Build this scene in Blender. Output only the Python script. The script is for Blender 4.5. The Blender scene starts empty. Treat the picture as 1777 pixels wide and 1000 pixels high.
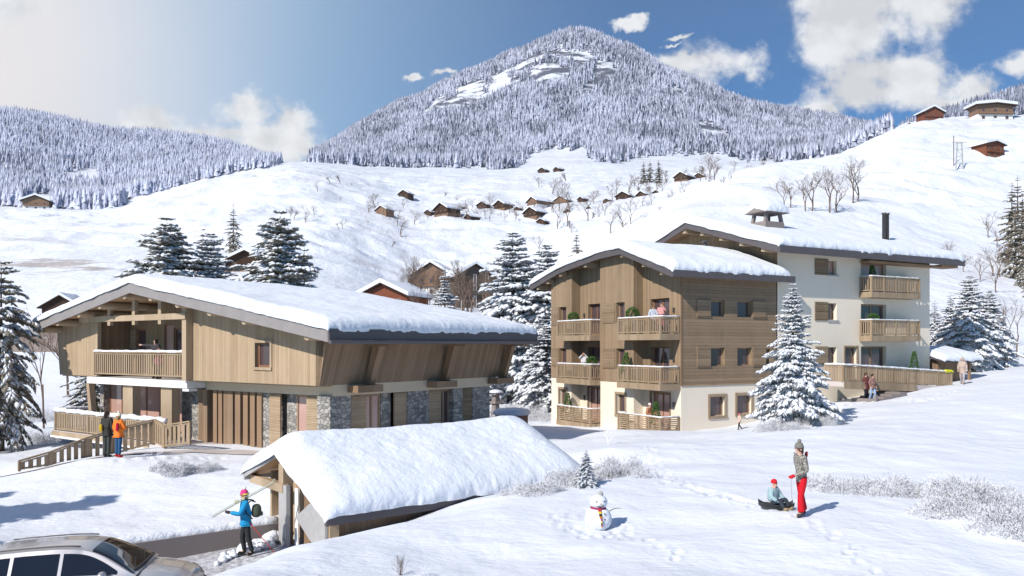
import bpy, bmesh, math, random
import numpy as np
from mathutils import Vector, Matrix
R_ = math.radians
S = bpy.context.scene
COL = S.collection
# ---------------------------------------------------------------- camera
F_, CX, HY, ZC = 1400.0, 888.5, 600.0, 6.0        # focal length etc. in photo pixels, eye height
cam = bpy.data.cameras.new('camera'); camo = bpy.data.objects.new('camera', cam); COL.objects.link(camo)
camo.location = (0, 0, ZC); camo.rotation_euler = (math.pi/2, 0, 0)
cam.sensor_width = 36; cam.lens = 36*F_/1777; cam.shift_y = 100/1777
cam.clip_start = 0.3; cam.clip_end = 30000
S.camera = camo
# ---------------------------------------------------------------- sky
SUN_EL, SUN_TRAVEL = R_(36), R_(49)               # elevation; direction of travel from +X
sd = Vector((math.cos(SUN_TRAVEL)*math.cos(SUN_EL), math.sin(SUN_TRAVEL)*math.cos(SUN_EL), -math.sin(SUN_EL)))
w = bpy.data.worlds.new("World"); S.world = w; w.use_nodes = True
nt = w.node_tree; N = nt.nodes; LK = nt.links
for n in list(N): N.remove(n)
def wn(t, **k):
    n = N.new(t)
    for a, b in k.items(): setattr(n, a, b)
    return n
def wmath(op, a, b=None, c=None, clamp=False):
    n = wn('ShaderNodeMath', operation=op, use_clamp=clamp)
    for i, v in enumerate((a, b, c)):
        if v is None: continue
        if isinstance(v, (int, float)): n.inputs[i].default_value = v
        else: LK.new(v, n.inputs[i])
    return n.outputs[0]
sky = wn('ShaderNodeTexSky', sky_type='NISHITA', sun_disc=False)
sky.sun_elevation = SUN_EL; sky.sun_rotation = math.atan2(-sd.x, -sd.y)
sky.air_density = 1.0; sky.dust_density = 0.6; sky.ozone_density = 3.0; sky.altitude = 1200
tc = wn('ShaderNodeTexCoord')
sep = wn('ShaderNodeSeparateXYZ'); LK.new(tc.outputs['Generated'], sep.inputs[0])
ya = wmath('MAXIMUM', sep.outputs[1], 0.02)
U = wmath('DIVIDE', sep.outputs[0], ya); V = wmath('DIVIDE', sep.outputs[2], ya)
cmb = wn('ShaderNodeCombineXYZ'); LK.new(U, cmb.inputs[0]); LK.new(V, cmb.inputs[1])
nz = wn('ShaderNodeTexNoise', noise_dimensions='3D'); nz.inputs['Scale'].default_value = 9; nz.inputs['Detail'].default_value = 9; nz.inputs['Roughness'].default_value = .60
LK.new(cmb.outputs[0], nz.inputs['Vector'])
off = wn('ShaderNodeVectorMath', operation='ADD'); LK.new(cmb.outputs[0], off.inputs[0]); off.inputs[1].default_value = (-.016, .02, 0)
nz2 = wn('ShaderNodeTexNoise', noise_dimensions='3D'); nz2.inputs['Scale'].default_value = 9; nz2.inputs['Detail'].default_value = 5; nz2.inputs['Roughness'].default_value = .5
LK.new(off.outputs[0], nz2.inputs['Vector'])
# cloud banks as directions in the sky: centre and half-sizes
wp = wn('ShaderNodeTexNoise'); wp.inputs['Scale'].default_value = 22; wp.inputs['Detail'].default_value = 6; wp.inputs['Roughness'].default_value = .62; LK.new(cmb.outputs[0], wp.inputs['Vector'])
w1 = wn('ShaderNodeVectorMath', operation='SUBTRACT'); LK.new(wp.outputs['Color'], w1.inputs[0]); w1.inputs[1].default_value = (.5, .5, .5)
w2 = wn('ShaderNodeVectorMath', operation='MULTIPLY_ADD'); LK.new(w1.outputs[0], w2.inputs[0]); w2.inputs[1].default_value = (.045, .045, 0); LK.new(cmb.outputs[0], w2.inputs[2])
clouds = [(1500,20,150,90),(1600,-20,120,80),(1430,60,70,55),(1560,130,110,50),(1500,165,120,45),(1430,190,60,25),
          (1240,105,80,50),(1290,110,50,42),(1190,108,45,26),(1085,42,32,11),(1106,36,18,10),(1180,60,34,5),(1165,74,20,4),
          (268,216,66,36),(345,230,65,24),(425,190,52,34),(475,245,95,46),(510,215,50,40),(400,235,50,20),(720,135,14,8),(762,128,20,8),(780,126,16,9),
          (20,15,60,26),(1700,150,60,36),(1765,110,55,34),(1660,200,60,30),(530,262,30,14),(-300,100,150,60),(2200,60,260,100),(2600,250,200,70),(-700,200,200,60)]
dens = None
for (px, py, rx, ry) in clouds:
    s1 = wn('ShaderNodeVectorMath', operation='SUBTRACT'); LK.new(w2.outputs[0], s1.inputs[0]); s1.inputs[1].default_value = ((px-CX)/F_, (HY-py)/F_, 0)
    s2 = wn('ShaderNodeVectorMath', operation='MULTIPLY'); LK.new(s1.outputs[0], s2.inputs[0]); s2.inputs[1].default_value = (F_/rx, F_/ry, 0)
    s3 = wn('ShaderNodeVectorMath', operation='LENGTH'); LK.new(s2.outputs[0], s3.inputs[0])
    g = wmath('SUBTRACT', 1.0, s3.outputs['Value'])
    g = wmath('MAXIMUM', g, -1.5)
    dens = g if dens is None else wmath('SMOOTH_MAX', dens, g, .25)
nn = wmath('MULTIPLY_ADD', nz.outputs[0], 3.4, -1.72)
field = wmath('ADD', dens, nn)
mask = wn('ShaderNodeMapRange', interpolation_type='SMOOTHSTEP'); mask.inputs['From Min'].default_value = -.16; mask.inputs['From Max'].default_value = .55
LK.new(field, mask.inputs['Value'])
# lit / shaded sides of the clouds: density towards the sun (upper left)
sh = wmath('SUBTRACT', nz.outputs[0], nz2.outputs[0])
sh = wmath('MULTIPLY_ADD', sh, 1.7, .97)
thick = wn('ShaderNodeMapRange'); thick.inputs['From Min'].default_value = .3; thick.inputs['From Max'].default_value = 1.3; thick.inputs['To Min'].default_value = 1.0; thick.inputs['To Max'].default_value = .86
LK.new(field, thick.inputs['Value'])
sh = wmath('MULTIPLY', sh, thick.outputs[0]); sh = wmath('MINIMUM', wmath('MAXIMUM', sh, .82), 1.05)
cc = wn('ShaderNodeCombineXYZ')
for i, k in enumerate((13.6, 13.7, 13.9)): LK.new(wmath('MULTIPLY', sh, k), cc.inputs[i])
# pale haze and warm glow towards the left, painted into the sky colour
veil = wn('ShaderNodeMapRange', interpolation_type='SMOOTHSTEP'); veil.inputs['From Min'].default_value = .18; veil.inputs['From Max'].default_value = -.62
veil.inputs['To Max'].default_value = .95
LK.new(U, veil.inputs['Value'])
nv = wn('ShaderNodeTexNoise'); nv.inputs['Scale'].default_value = 2.2; nv.inputs['Detail'].default_value = 3
LK.new(cmb.outputs[0], nv.inputs['Vector'])
left_glow_f = wmath('MULTIPLY', veil.outputs[0], wmath('MULTIPLY_ADD', nv.outputs[0], .5, .75), clamp=True)
tint = wn('ShaderNodeMix', data_type='RGBA', blend_type='MULTIPLY'); tint.inputs[0].default_value = 1
LK.new(sky.outputs[0], tint.inputs[6]); tint.inputs[7].default_value = (.50, 1.12, 1.55, 1)
ahead = wn('ShaderNodeMapRange', interpolation_type='SMOOTHSTEP'); ahead.inputs['From Min'].default_value = .12; ahead.inputs['From Max'].default_value = .6; LK.new(sep.outputs[1], ahead.inputs['Value']); left_glow_f = wmath('MULTIPLY', left_glow_f, ahead.outputs[0])
m1 = wn('ShaderNodeMix', data_type='RGBA'); LK.new(left_glow_f, m1.inputs[0]); LK.new(tint.outputs[2], m1.inputs[6]); vc = wn('ShaderNodeMix', data_type='RGBA'); vr = wn('ShaderNodeMapRange', interpolation_type='SMOOTHSTEP'); vr.inputs['From Min'].default_value = -.15; vr.inputs['From Max'].default_value = -.66; LK.new(U, vr.inputs['Value']); LK.new(vr.outputs[0], vc.inputs[0]); vc.inputs[6].default_value = (7.2, 10.6, 14.0, 1); vc.inputs[7].default_value = (14.0, 13.3, 13.1, 1); LK.new(vc.outputs[2], m1.inputs[7])
m2 = wn('ShaderNodeMix', data_type='RGBA'); LK.new(wmath('MULTIPLY', mask.outputs[0], ahead.outputs[0]), m2.inputs[0]); LK.new(m1.outputs[2], m2.inputs[6]); LK.new(cc.outputs[0], m2.inputs[7])
bg = wn('ShaderNodeBackground'); bg.inputs[1].default_value = .050; LK.new(m2.outputs[2], bg.inputs[0])
out = wn('ShaderNodeOutputWorld'); LK.new(bg.outputs[0], out.inputs[0])
w.cycles.sampling_method = 'MANUAL'; w.cycles.sample_map_resolution = 512
# ---------------------------------------------------------------- sun
sl = bpy.data.lights.new('sun', 'SUN'); sl.energy = 3.75; sl.angle = R_(.6); sl.color = (1, .94, .85)
so = bpy.data.objects.new('sun', sl); COL.objects.link(so); so.rotation_euler = sd.to_track_quat('-Z', 'Y').to_euler(); so.location = (-60, -60, 80)
S.view_settings.view_transform = 'Standard'; S.view_settings.look = 'None'; S.view_settings.gamma = 1; S.view_settings.exposure = .50
S.view_settings.use_curve_mapping = False
S.render.engine = 'CYCLES'; S.cycles.diffuse_bounces = 2; S.cycles.max_bounces = 8
# ---------------------------------------------------------------- materials
class NT:
    def __init__(s, name):
        s.m = bpy.data.materials.new(name); s.m.use_nodes = True; s.t = s.m.node_tree
        s.b = s.t.nodes['Principled BSDF']; s._tc = None
    def n(s, t, **k):
        n = s.t.nodes.new(t)
        for a, b in k.items(): setattr(n, a, b)
        return n
    def l(s, a, b): s.t.links.new(a, b)
    def obj(s):
        if not s._tc: s._tc = s.n('ShaderNodeTexCoord')
        return s._tc.outputs['Object']
    def math(s, op, a, b=None, c=None, clamp=False):
        n = s.n('ShaderNodeMath', operation=op, use_clamp=clamp)
        for i, v in enumerate((a, b, c)):
            if v is None: continue
            if isinstance(v, (int, float)): n.inputs[i].default_value = v
            else: s.l(v, n.inputs[i])
        return n.outputs[0]
    def noise(s, vec, scale, detail=4, rough=.5, sc=None):
        if sc:
            mp = s.n('ShaderNodeMapping'); mp.inputs['Scale'].default_value = sc; s.l(vec, mp.inputs[0]); vec = mp.outputs[0]
        n = s.n('ShaderNodeTexNoise'); n.inputs['Scale'].default_value = scale; n.inputs['Detail'].default_value = detail; n.inputs['Roughness'].default_value = rough
        s.l(vec, n.inputs['Vector']); return n.outputs[0]
    def mix(s, f, a, b, bt='MIX'):
        n = s.n('ShaderNodeMix', data_type='RGBA', blend_type=bt)
        for i, v in ((0, f), (6, a), (7, b)):
            if isinstance(v, (int, float)): n.inputs[i].default_value = v
            elif isinstance(v, tuple): n.inputs[i].default_value = (*v, 1)[:4]
            else: s.l(v, n.inputs[i])
        return n.outputs[2]
    def ramp(s, v, a, b, lo=0., hi=1.):
        n = s.n('ShaderNodeMapRange', interpolation_type='SMOOTHSTEP'); n.inputs['From Min'].default_value = a; n.inputs['From Max'].default_value = b
        n.inputs['To Min'].default_value = lo; n.inputs['To Max'].default_value = hi
        s.l(v, n.inputs['Value']); return n.outputs[0]
    def col(s, c): s.b.inputs['Base Color'].default_value = (*c, 1) if isinstance(c, tuple) else s.b.inputs['Base Color'].default_value
    def setc(s, v):
        if isinstance(v, tuple): s.b.inputs['Base Color'].default_value = (*v, 1)
        else: s.l(v, s.b.inputs['Base Color'])
    def rough(s, v): s.b.inputs['Roughness'].default_value = v
    def spec(s, v): s.b.inputs['Specular IOR Level'].default_value = v
    def bump(s, h, strength=.5, dist=.02):
        n = s.n('ShaderNodeBump'); n.inputs['Strength'].default_value = strength; n.inputs['Distance'].default_value = dist
        s.l(h, n.inputs['Height']); s.l(n.outputs[0], s.b.inputs['Normal'])
def plain(name, c, rough=.7, spec=.3, metal=0, var=.12, vs=6.):
    k = NT(name); o = k.obj(); v = k.noise(o, vs, 3)
    d = tuple(x*(1-var*1.6) for x in c); e = tuple(min(1, x*(1+var)) for x in c)
    k.setc(k.mix(v, d, e)); k.rough(rough); k.spec(spec); k.b.inputs['Metallic'].default_value = metal
    return k.m
def wood(name, c1, c2, axis='v', width=.15, gap=.05, grain=.35):
    k = NT(name); o = k.obj(); s = k.n('ShaderNodeSeparateXYZ'); k.l(o, s.inputs[0])
    h = k.math('ADD', s.outputs[0], s.outputs[1]); z = s.outputs[2]
    u, v = (h, z) if axis == 'v' else (z, h)
    q = k.math('DIVIDE', u, width); fl = k.math('FLOOR', q); fr = k.math('FRACT', q)
    wnz = k.n('ShaderNodeTexWhiteNoise', noise_dimensions='1D'); k.l(fl, wnz.inputs['W'])
    gv = k.n('ShaderNodeCombineXYZ'); k.l(k.math('MULTIPLY', u, 28), gv.inputs[0]); k.l(k.math('MULTIPLY_ADD', wnz.outputs[0], 37, k.math('MULTIPLY', v, 1.3)), gv.inputs[1])
    g = k.noise(gv.outputs[0], 1, 4, .6)
    big = k.noise(o, .7, 3, .55)
    f = k.math('ADD', k.math('MULTIPLY', wnz.outputs[0], .38), k.math('MULTIPLY', k.math('ADD', g, big), .42), clamp=True)
    f = k.ramp(f, .15, .92)
    c = k.mix(f, c1, c2)
    knot = k.ramp(k.noise(gv.outputs[0], .55, 1), .68, .78)
    c = k.mix(k.math('MULTIPLY', knot, .45), c, tuple(x*.5 for x in c1))
    wt = k.noise(o, 1, 5, .65, sc=(1.1, 1.1, .28)); c = k.mix(k.math('MULTIPLY', k.ramp(wt, .48, .72), .33), c, tuple(x*.62+.02 for x in (c1[0], c1[1]*1.06, c1[2]*1.12)))
    gp = k.math('LESS_THAN', fr, gap)
    c = k.mix(k.math('MULTIPLY', gp, .75), c, tuple(x*.28 for x in c1))
    k.setc(c); k.rough(.75); k.spec(.2)
    hh = k.math('ADD', k.math('MULTIPLY', g, .3), k.math('SUBTRACT', 1, gp)); k.bump(hh, .5, .012)
    return k.m
def snow(name, c=(.77, .80, .86), bs=1.0, fine=1.0, dirt=0.):
    k = NT(name); o = k.obj()
    a = k.noise(o, .8*bs, 5, .55); b = k.noise(o, 9*fine, 4, .6); d = k.noise(o, 60*fine, 2, .6)
    k.setc(k.mix(k.noise(o, .35, 3), tuple(x*.965 for x in c), c)); k.rough(.62); k.spec(.25)
    h = k.math('ADD', k.math('MULTIPLY', a, 1.6), k.math('ADD', k.math('MULTIPLY', b, .22), k.math('MULTIPLY', d, .05)))
    k.bump(h, .55, .16)
    return k.m
MT = {}
MT['snow'] = snow('snow_roof', bs=1.0)
MT['snow2'] = snow('snow_small', bs=3, fine=2)
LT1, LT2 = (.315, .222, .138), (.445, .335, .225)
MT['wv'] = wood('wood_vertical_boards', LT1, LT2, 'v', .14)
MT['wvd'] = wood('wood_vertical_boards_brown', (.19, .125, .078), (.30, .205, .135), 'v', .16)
MT['wh'] = wood('wood_horizontal_boards', (.20, .138, .086), (.305, .22, .145), 'h', .19)
MT['wvm'] = wood('wood_vertical_boards_apartment', (.23, .158, .097), (.335, .24, .155), 'v', .15)
MT['wsh'] = wood('wood_shutter_slats', LT1, LT2, 'h', .07, .16)
MT['wshd'] = wood('wood_shutter_brown', (.16, .115, .07), (.26, .19, .12), 'h', .12, .1)
MT['beam'] = wood('beam_wood', (.32, .235, .155), (.45, .345, .24), 'v', .9, .0)
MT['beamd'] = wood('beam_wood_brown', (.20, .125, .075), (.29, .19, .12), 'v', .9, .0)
MT['rail'] = wood('railing_wood', (.26, .185, .118), (.37, .28, .19), 'v', .33, .0)
MT['frame'] = wood('window_frame_wood', (.25, .16, .10), (.36, .25, .16), 'v', .5, .0)
MT['soffit'] = wood('soffit_wood', (.42, .25, .13), (.56, .36, .20), 'v', .2, .04)
MT['door'] = wood('door_wood', (.21, .10, .06), (.30, .15, .09), 'v', .4, .02)
def fascia(name, c):
    k = NT(name); o = k.obj(); v = k.noise(o, 1.6, 5, .6); x = k.noise(o, 14, 3)
    k.setc(k.mix(k.math('MULTIPLY_ADD', x, .3, k.math('MULTIPLY', v, .7)), tuple(i*.72 for i in c), tuple(i*1.25 for i in c))); k.rough(.55); k.spec(.35); k.bump(x, .15, .01)
    return k.m
MT['fascia'] = fascia('fascia_grey_wood', (.27, .245, .24))
MT['fasciad'] = fascia('fascia_dark_metal', (.10, .088, .094))
def stucco(name, c):
    k = NT(name); o = k.obj(); a = k.noise(o, .5, 4); b = k.noise(o, 45, 3)
    st = k.noise(o, 1, 4, .6, sc=(3, 3, .3))
    k.setc(k.mix(k.math('MULTIPLY_ADD', st, .5, k.math('MULTIPLY', a, .5)), tuple(i*.88 for i in c), tuple(min(1, i*1.05) for i in c))); k.rough(.9); k.spec(.1); k.bump(b, .25, .01)
    return k.m
MT['cream'] = stucco('cream_render', (.81, .715, .59))
MT['cream2'] = stucco('pale_slab_render', (.60, .49, .36))
MT['white'] = stucco('white_render', (.82, .80, .78))
def stone():
    k = NT('dry_stone'); o = k.obj()
    s = k.n('ShaderNodeSeparateXYZ'); k.l(o, s.inputs[0]); cb = k.n('ShaderNodeCombineXYZ')
    k.l(k.math('ADD', s.outputs[0], s.outputs[1]), cb.inputs[0]); k.l(k.math('MULTIPLY', s.outputs[2], 1.7), cb.inputs[1])
    wv = k.n('ShaderNodeVectorMath', operation='ADD'); k.l(cb.outputs[0], wv.inputs[0])
    nn_ = k.n('ShaderNodeTexNoise'); nn_.inputs['Scale'].default_value = 2.5; k.l(cb.outputs[0], nn_.inputs['Vector'])
    sc_ = k.n('ShaderNodeVectorMath', operation='SCALE'); k.l(nn_.outputs['Color'], sc_.inputs[0]); sc_.inputs['Scale'].default_value = .35; k.l(sc_.outputs[0], wv.inputs[1])
    vo = k.n('ShaderNodeTexVoronoi', voronoi_dimensions='2D'); vo.inputs['Scale'].default_value = 4.0; k.l(wv.outputs[0], vo.inputs['Vector'])
    ve = k.n('ShaderNodeTexVoronoi', voronoi_dimensions='2D', feature='DISTANCE_TO_EDGE'); ve.inputs['Scale'].default_value = 4.0; k.l(wv.outputs[0], ve.inputs['Vector'])
    ss = k.n('ShaderNodeSeparateXYZ'); k.l(vo.outputs['Color'], ss.inputs[0])
    c = k.mix(ss.outputs[0], (.14, .135, .13), (.54, .51, .47))
    c = k.mix(k.math('MULTIPLY', ss.outputs[1], .35), c, (.40, .33, .25))
    c = k.mix(k.math('MULTIPLY', k.noise(o, 12, 4), .5), c, (.2, .2, .2))
    ed = k.ramp(ve.outputs[0], .0, .06)
    c = k.mix(ed, (.07, .065, .065), c); k.setc(c); k.rough(.85)
    k.bump(k.math('ADD', k.math('MULTIPLY', ed, 1), k.math('MULTIPLY', k.noise(o, 12, 4), .4)), 1, .05)
    return k.m
MT['stone'] = stone()
def glass(name, c, r=.06):
    k = NT(name); k.setc(c); k.rough(r); k.spec(.6); k.b.inputs['Coat Weight'].default_value = .25; k.b.inputs['Coat Roughness'].default_value = .03
    return k.m
MT['glass'] = glass('window_glass', (.085, .055, .058))
MT['glassp'] = glass('window_glass_rosy', (.46, .29, .245), .12)
MT['glassc'] = glass('car_glass', (.012, .012, .016), .03)
MT['concrete'] = stucco('grey_concrete', (.25, .215, .205))
MT['paving'] = stucco('path_paving', (.52, .47, .45))
MT['metalg'] = plain('grey_painted_metal', (.42, .41, .41), .45, .5, .1)
MT['metald'] = plain('dark_metal', (.11, .10, .10), .4, .5, .5)
MT['black'] = plain('black_rubber', (.02, .02, .022), .6, .4)
MT['bark'] = plain('bark', (.15, .11, .085), .9, .1, var=.4, vs=20)
MT['barkb'] = plain('bare_twig_brown', (.19, .135, .105), .9, .1, var=.4, vs=9)
MT['frost'] = plain('frosted_twigs', (.82, .83, .88), .8, .1, var=.15)
MT['twigd'] = plain('dark_twigs', (.24, .21, .21), .9, .1, var=.3, vs=20)
MT['greywood'] = plain('dark_grey_brown_timber', (.10, .082, .07), .85, .1, var=.3, vs=2)
MT['box'] = plain('boxwood_leaves', (.055, .13, .025), .7, .2, var=.5, vs=30)
MT['pot'] = plain('planter_pot', (.30, .26, .22), .7, .3)
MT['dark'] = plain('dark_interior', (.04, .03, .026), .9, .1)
MT['brownwood'] = plain('old_brown_timber', (.065, .038, .026), .85, .1, var=.35, vs=2)
MT['redwood'] = plain('red_brown_timber', (.20, .07, .04), .85, .1, var=.3, vs=2)
MT['tanwood'] = plain('pale_barn_timber', (.24, .15, .10), .85, .1, var=.25, vs=2)
def needles(name, c1, c2):
    k = NT(name); o = k.obj(); v = k.noise(o, 5, 4, .65); k.setc(k.mix(v, c1, c2)); k.rough(.8); k.spec(.15); return k.m
MT['needle'] = needles('spruce_needles', (.085, .075, .055), (.33, .29, .235))
MT['needleb'] = needles('spruce_needles_frosty', (.13, .135, .13), (.38, .39, .40))
MT['tsnow'] = snow('branch_snow', (.80, .825, .88), 4, 2)
# ---------------------------------------------------------------- object helpers
def tag(o, label=None, cat=None, group=None, kind=None):
    if label: o['label'] = label
    if cat: o['category'] = cat
    if group: o['group'] = group
    if kind: o['kind'] = kind
    return o
def thing(name, label, cat, loc=(0, 0, 0), rz=0, group=None, scale=1):
    o = bpy.data.objects.new(name, None); COL.objects.link(o); o.location = loc; o.rotation_euler = (0, 0, rz); o.scale = (scale,)*3
    o.empty_display_size = .3
    return tag(o, label, cat, group)
def copy_tree(o, parent=None):
    c = o.copy(); COL.objects.link(c); c.parent = parent
    for ch in list(o.children): copy_tree(ch, c)
    return c
def link(name, me, mat, parent=None, smooth=False):
    ob = bpy.data.objects.new(name, me); COL.objects.link(ob); ob.parent = parent
    if mat is not None: me.materials.append(MT[mat] if isinstance(mat, str) else mat)
    if smooth: me.polygons.foreach_set('use_smooth', [True]*len(me.polygons))
    return ob
def np_mesh(name, V, Fc):
    """V (n,3) array, Fc (m,k) array of equal-size faces"""
    me = bpy.data.meshes.new(name); V = np.asarray(V, np.float32); Fc = np.asarray(Fc, np.int32); m, k = Fc.shape
    me.vertices.add(len(V)); me.vertices.foreach_set('co', V.ravel())
    me.loops.add(m*k); me.loops.foreach_set('vertex_index', Fc.ravel())
    me.polygons.add(m); me.polygons.foreach_set('loop_start', np.arange(0, m*k, k, dtype=np.int32)); me.polygons.foreach_set('loop_total', np.full(m, k, np.int32))
    me.update(calc_edges=True); return me
class MB:
    def __init__(s): s.v = []; s.f = []
    def add(s, vs, fs):
        n = len(s.v); s.v += [tuple(p) for p in vs]; s.f += [tuple(i+n for i in f) for f in fs]; return s
    def box(s, x0, x1, y0, y1, z0, z1):
        return s.add([(x0,y0,z0),(x1,y0,z0),(x1,y1,z0),(x0,y1,z0),(x0,y0,z1),(x1,y0,z1),(x1,y1,z1),(x0,y1,z1)],
                     [(3,2,1,0),(4,5,6,7),(0,1,5,4),(1,2,6,5),(2,3,7,6),(3,0,4,7)])
    def hexa(s, b, t): # 4 bottom, 4 top points
        return s.add(list(b)+list(t), [(3,2,1,0),(4,5,6,7),(0,1,5,4),(1,2,6,5),(2,3,7,6),(3,0,4,7)])
    def bar(s, p, q, wx, wz, up=(0, 0, 1)):
        p = Vector(p); q = Vector(q); d = (q-p).normalized(); u = Vector(up)
        if abs(d.dot(u)) > .98: u = Vector((1, 0, 0))
        a = d.cross(u).normalized()*wx/2; b = a.cross(d).normalized()*wz/2
        return s.hexa([p-a-b, p+a-b, q+a-b, q-a-b], [p-a+b, p+a+b, q+a+b, q-a+b])
    def tube(s, pts, rs, n=8, cap=True):
        pts = [Vector(p) for p in pts]
        if isinstance(rs, (int, float)): rs = [rs]*len(pts)
        base = len(s.v); ref = None
        for i, p in enumerate(pts):
            d = (pts[min(i+1, len(pts)-1)]-pts[max(i-1, 0)]).normalized()
            if ref is None: ref = Vector((0, 0, 1)) if abs(d.z) < .9 else Vector((1, 0, 0))
            a = d.cross(ref).normalized(); b = d.cross(a).normalized()
            for k in range(n):
                t = 2*math.pi*k/n; s.v.append(tuple(p+(a*math.cos(t)+b*math.sin(t))*rs[i]))
        for i in range(len(pts)-1):
            for k in range(n):
                a0 = base+i*n+k; a1 = base+i*n+(k+1) % n; s.f.append((a0, a1, a1+n, a0+n))
        if cap and n > 2:
            s.f.append(tuple(base+k for k in range(n))[::-1]); s.f.append(tuple(base+(len(pts)-1)*n+k for k in range(n)))
        return s
    def lathe(s, c, prof, n=20, cap=True): # prof: [(r,z)]
        base = len(s.v)
        for (r, z) in prof:
            for k in range(n):
                t = 2*math.pi*k/n; s.v.append((c[0]+r*math.cos(t), c[1]+r*math.sin(t), c[2]+z))
        for i in range(len(prof)-1):
            for k in range(n):
                a0 = base+i*n+k; a1 = base+i*n+(k+1) % n; s.f.append((a0, a1, a1+n, a0+n))
        if cap: s.f.append(tuple(base+k for k in range(n))[::-1]); s.f.append(tuple(base+(len(prof)-1)*n+k for k in range(n)))
        return s
    def blob(s, c, r, n=12, m=8, jit=0, seed=0, ax=None):
        rr = (r, r, r) if isinstance(r, (int, float)) else r; rnd = random.Random(seed); base = len(s.v)
        s.v.append((c[0], c[1], c[2]-rr[2]))
        for i in range(1, m):
            ph = -math.pi/2+math.pi*i/m
            for k in range(n):
                t = 2*math.pi*k/n; j = 1+rnd.uniform(-jit, jit)
                s.v.append((c[0]+rr[0]*math.cos(ph)*math.cos(t)*j, c[1]+rr[1]*math.cos(ph)*math.sin(t)*j, c[2]+rr[2]*math.sin(ph)*j))
        s.v.append((c[0], c[1], c[2]+rr[2])); top = len(s.v)-1
        for k in range(n): s.f.append((base, base+1+(k+1) % n, base+1+k))
        for i in range(m-2):
            for k in range(n):
                a = base+1+i*n+k; b = base+1+i*n+(k+1) % n; s.f.append((a, b, b+n, a+n))
        for k in range(n): s.f.append((top, base+1+(m-2)*n+k, base+1+(m-2)*n+(k+1) % n))
        return s
    def build(s, name, mat, parent=None, smooth=False):
        me = bpy.data.meshes.new(name); me.from_pydata(s.v, [], s.f); me.update()
        return link(name, me, mat, parent, smooth)
def vnoise(x, y, seed=0):
    """cheap smooth value noise, arrays ok"""
    x = np.asarray(x, float); y = np.asarray(y, float)
    xi = np.floor(x).astype(np.int64); yi = np.floor(y).astype(np.int64); fx = x-xi; fy = y-yi
    def h(a, b):
        n = (a*374761393+b*668265263+seed*974634777) & 0xffffffff; n = ((n ^ (n >> 13))*1274126177) & 0xffffffff
        return ((n ^ (n >> 16)) & 0xffff)/65535.
    fx = fx*fx*(3-2*fx); fy = fy*fy*(3-2*fy)
    return (h(xi, yi)*(1-fx)+h(xi+1, yi)*fx)*(1-fy)+(h(xi, yi+1)*(1-fx)+h(xi+1, yi+1)*fx)*fy
def fbm(x, y, o=4, seed=0):
    r = 0; a = .5
    for i in range(o): r = r+a*(vnoise(x, y, seed+i)-.5); x = x*2.03+7; y = y*2.03+3; a *= .5
    return r
# ---------------------------------------------------------------- terrain
FX = [-1500, 0, 100, 200, 300, 400, 480, 540, 620, 700, 780, 860, 940, 1000, 1060, 1130, 1200, 1290, 1350, 1400, 1450, 1500, 1560, 1620, 1700, 1777, 3200]
FYr = [50, 70, 100, 150, 220, 320, 450, 600, 800, 1100, 1500, 2000, 2600, 3400, 6000]
T_ = {  # ground profile of the valley (height angle in photo pixels at each distance)
 -1500:[740,690,600,500,440,400,372,362,335,270,215,240,260,300,420],
 0:   [740,690,600,500,440,400,372,362,330,255,192,225,250,300,420],
 100: [740,690,600,500,442,400,375,364,335,270,214,240,260,300,420],
 200: [740,690,600,500,445,405,375,366,345,290,236,240,260,300,420],
 300: [740,690,600,505,450,400,360,330,322,275,232,250,265,300,420],
 400: [740,690,600,510,450,390,345,318,305,275,256,262,272,300,420],
 480: [740,690,600,510,450,385,335,303,292,288,290,290,292,310,420],
 540: [740,690,600,520,455,390,335,300,288,284,283,283,285,320,420],
 620: [740,690,610,540,470,400,350,325,305,290,280,250,220,280,420],
 700: [740,690,640,580,520,440,375,345,315,295,282,225,184,270,420],
 780: [740,690,650,580,525,450,374,345,318,298,285,200,140,260,420],
 860: [740,690,650,580,530,450,374,345,318,298,285,185,110,260,420],
 940: [740,690,650,580,530,450,372,343,316,290,270,160,72,250,420],
 1000:[740,690,645,570,520,430,370,340,312,282,260,145,64,250,420],
 1060:[735,690,600,520,415,400,365,338,312,285,268,150,64,250,420],
 1130:[735,690,560,450,375,375,350,332,310,286,268,170,108,250,420],
 1200:[730,680,540,430,348,345,330,318,302,286,270,190,150,260,420],
 1290:[725,670,530,425,345,300,300,298,290,284,270,215,180,270,420],
 1350:[720,665,530,425,350,305,284,290,292,288,272,225,190,270,420],
 1400:[710,660,535,430,355,312,284,290,292,286,268,230,214,270,420],
 1450:[700,655,540,440,360,312,276,275,285,280,258,225,214,270,420],
 1500:[690,650,545,445,365,310,262,255,262,262,246,216,212,270,420],
 1560:[680,642,550,455,375,305,230,213,230,250,240,240,250,290,420],
 1620:[670,638,555,465,385,305,232,209,225,225,215,205,230,290,420],
 1700:[655,632,560,475,395,310,232,207,222,225,200,185,220,290,420],
 1777:[645,625,565,485,400,315,228,204,220,215,180,150,200,290,420],
 3200:[600,590,560,485,400,315,228,190,220,200,120,90,150,290,420]}
TM = np.array([T_[c] for c in FX], float); LFY = np.log(np.array(FYr, float)); FXa = np.array(FX, float)
def _herm(p0, p1, p2, p3, t):
    m1 = (p2-p0)/2; m2 = (p3-p1)/2; lim = np.abs(p2-p1)*1.5+1e-6
    m1 = np.clip(m1, -lim, lim); m2 = np.clip(m2, -lim, lim)
    return (2*t**3-3*t**2+1)*p1+(t**3-2*t**2+t)*m1+(-2*t**3+3*t**2)*p2+(t**3-t**2)*m2
DPX = np.arange(-1500, 3205, 10.0)
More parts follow.
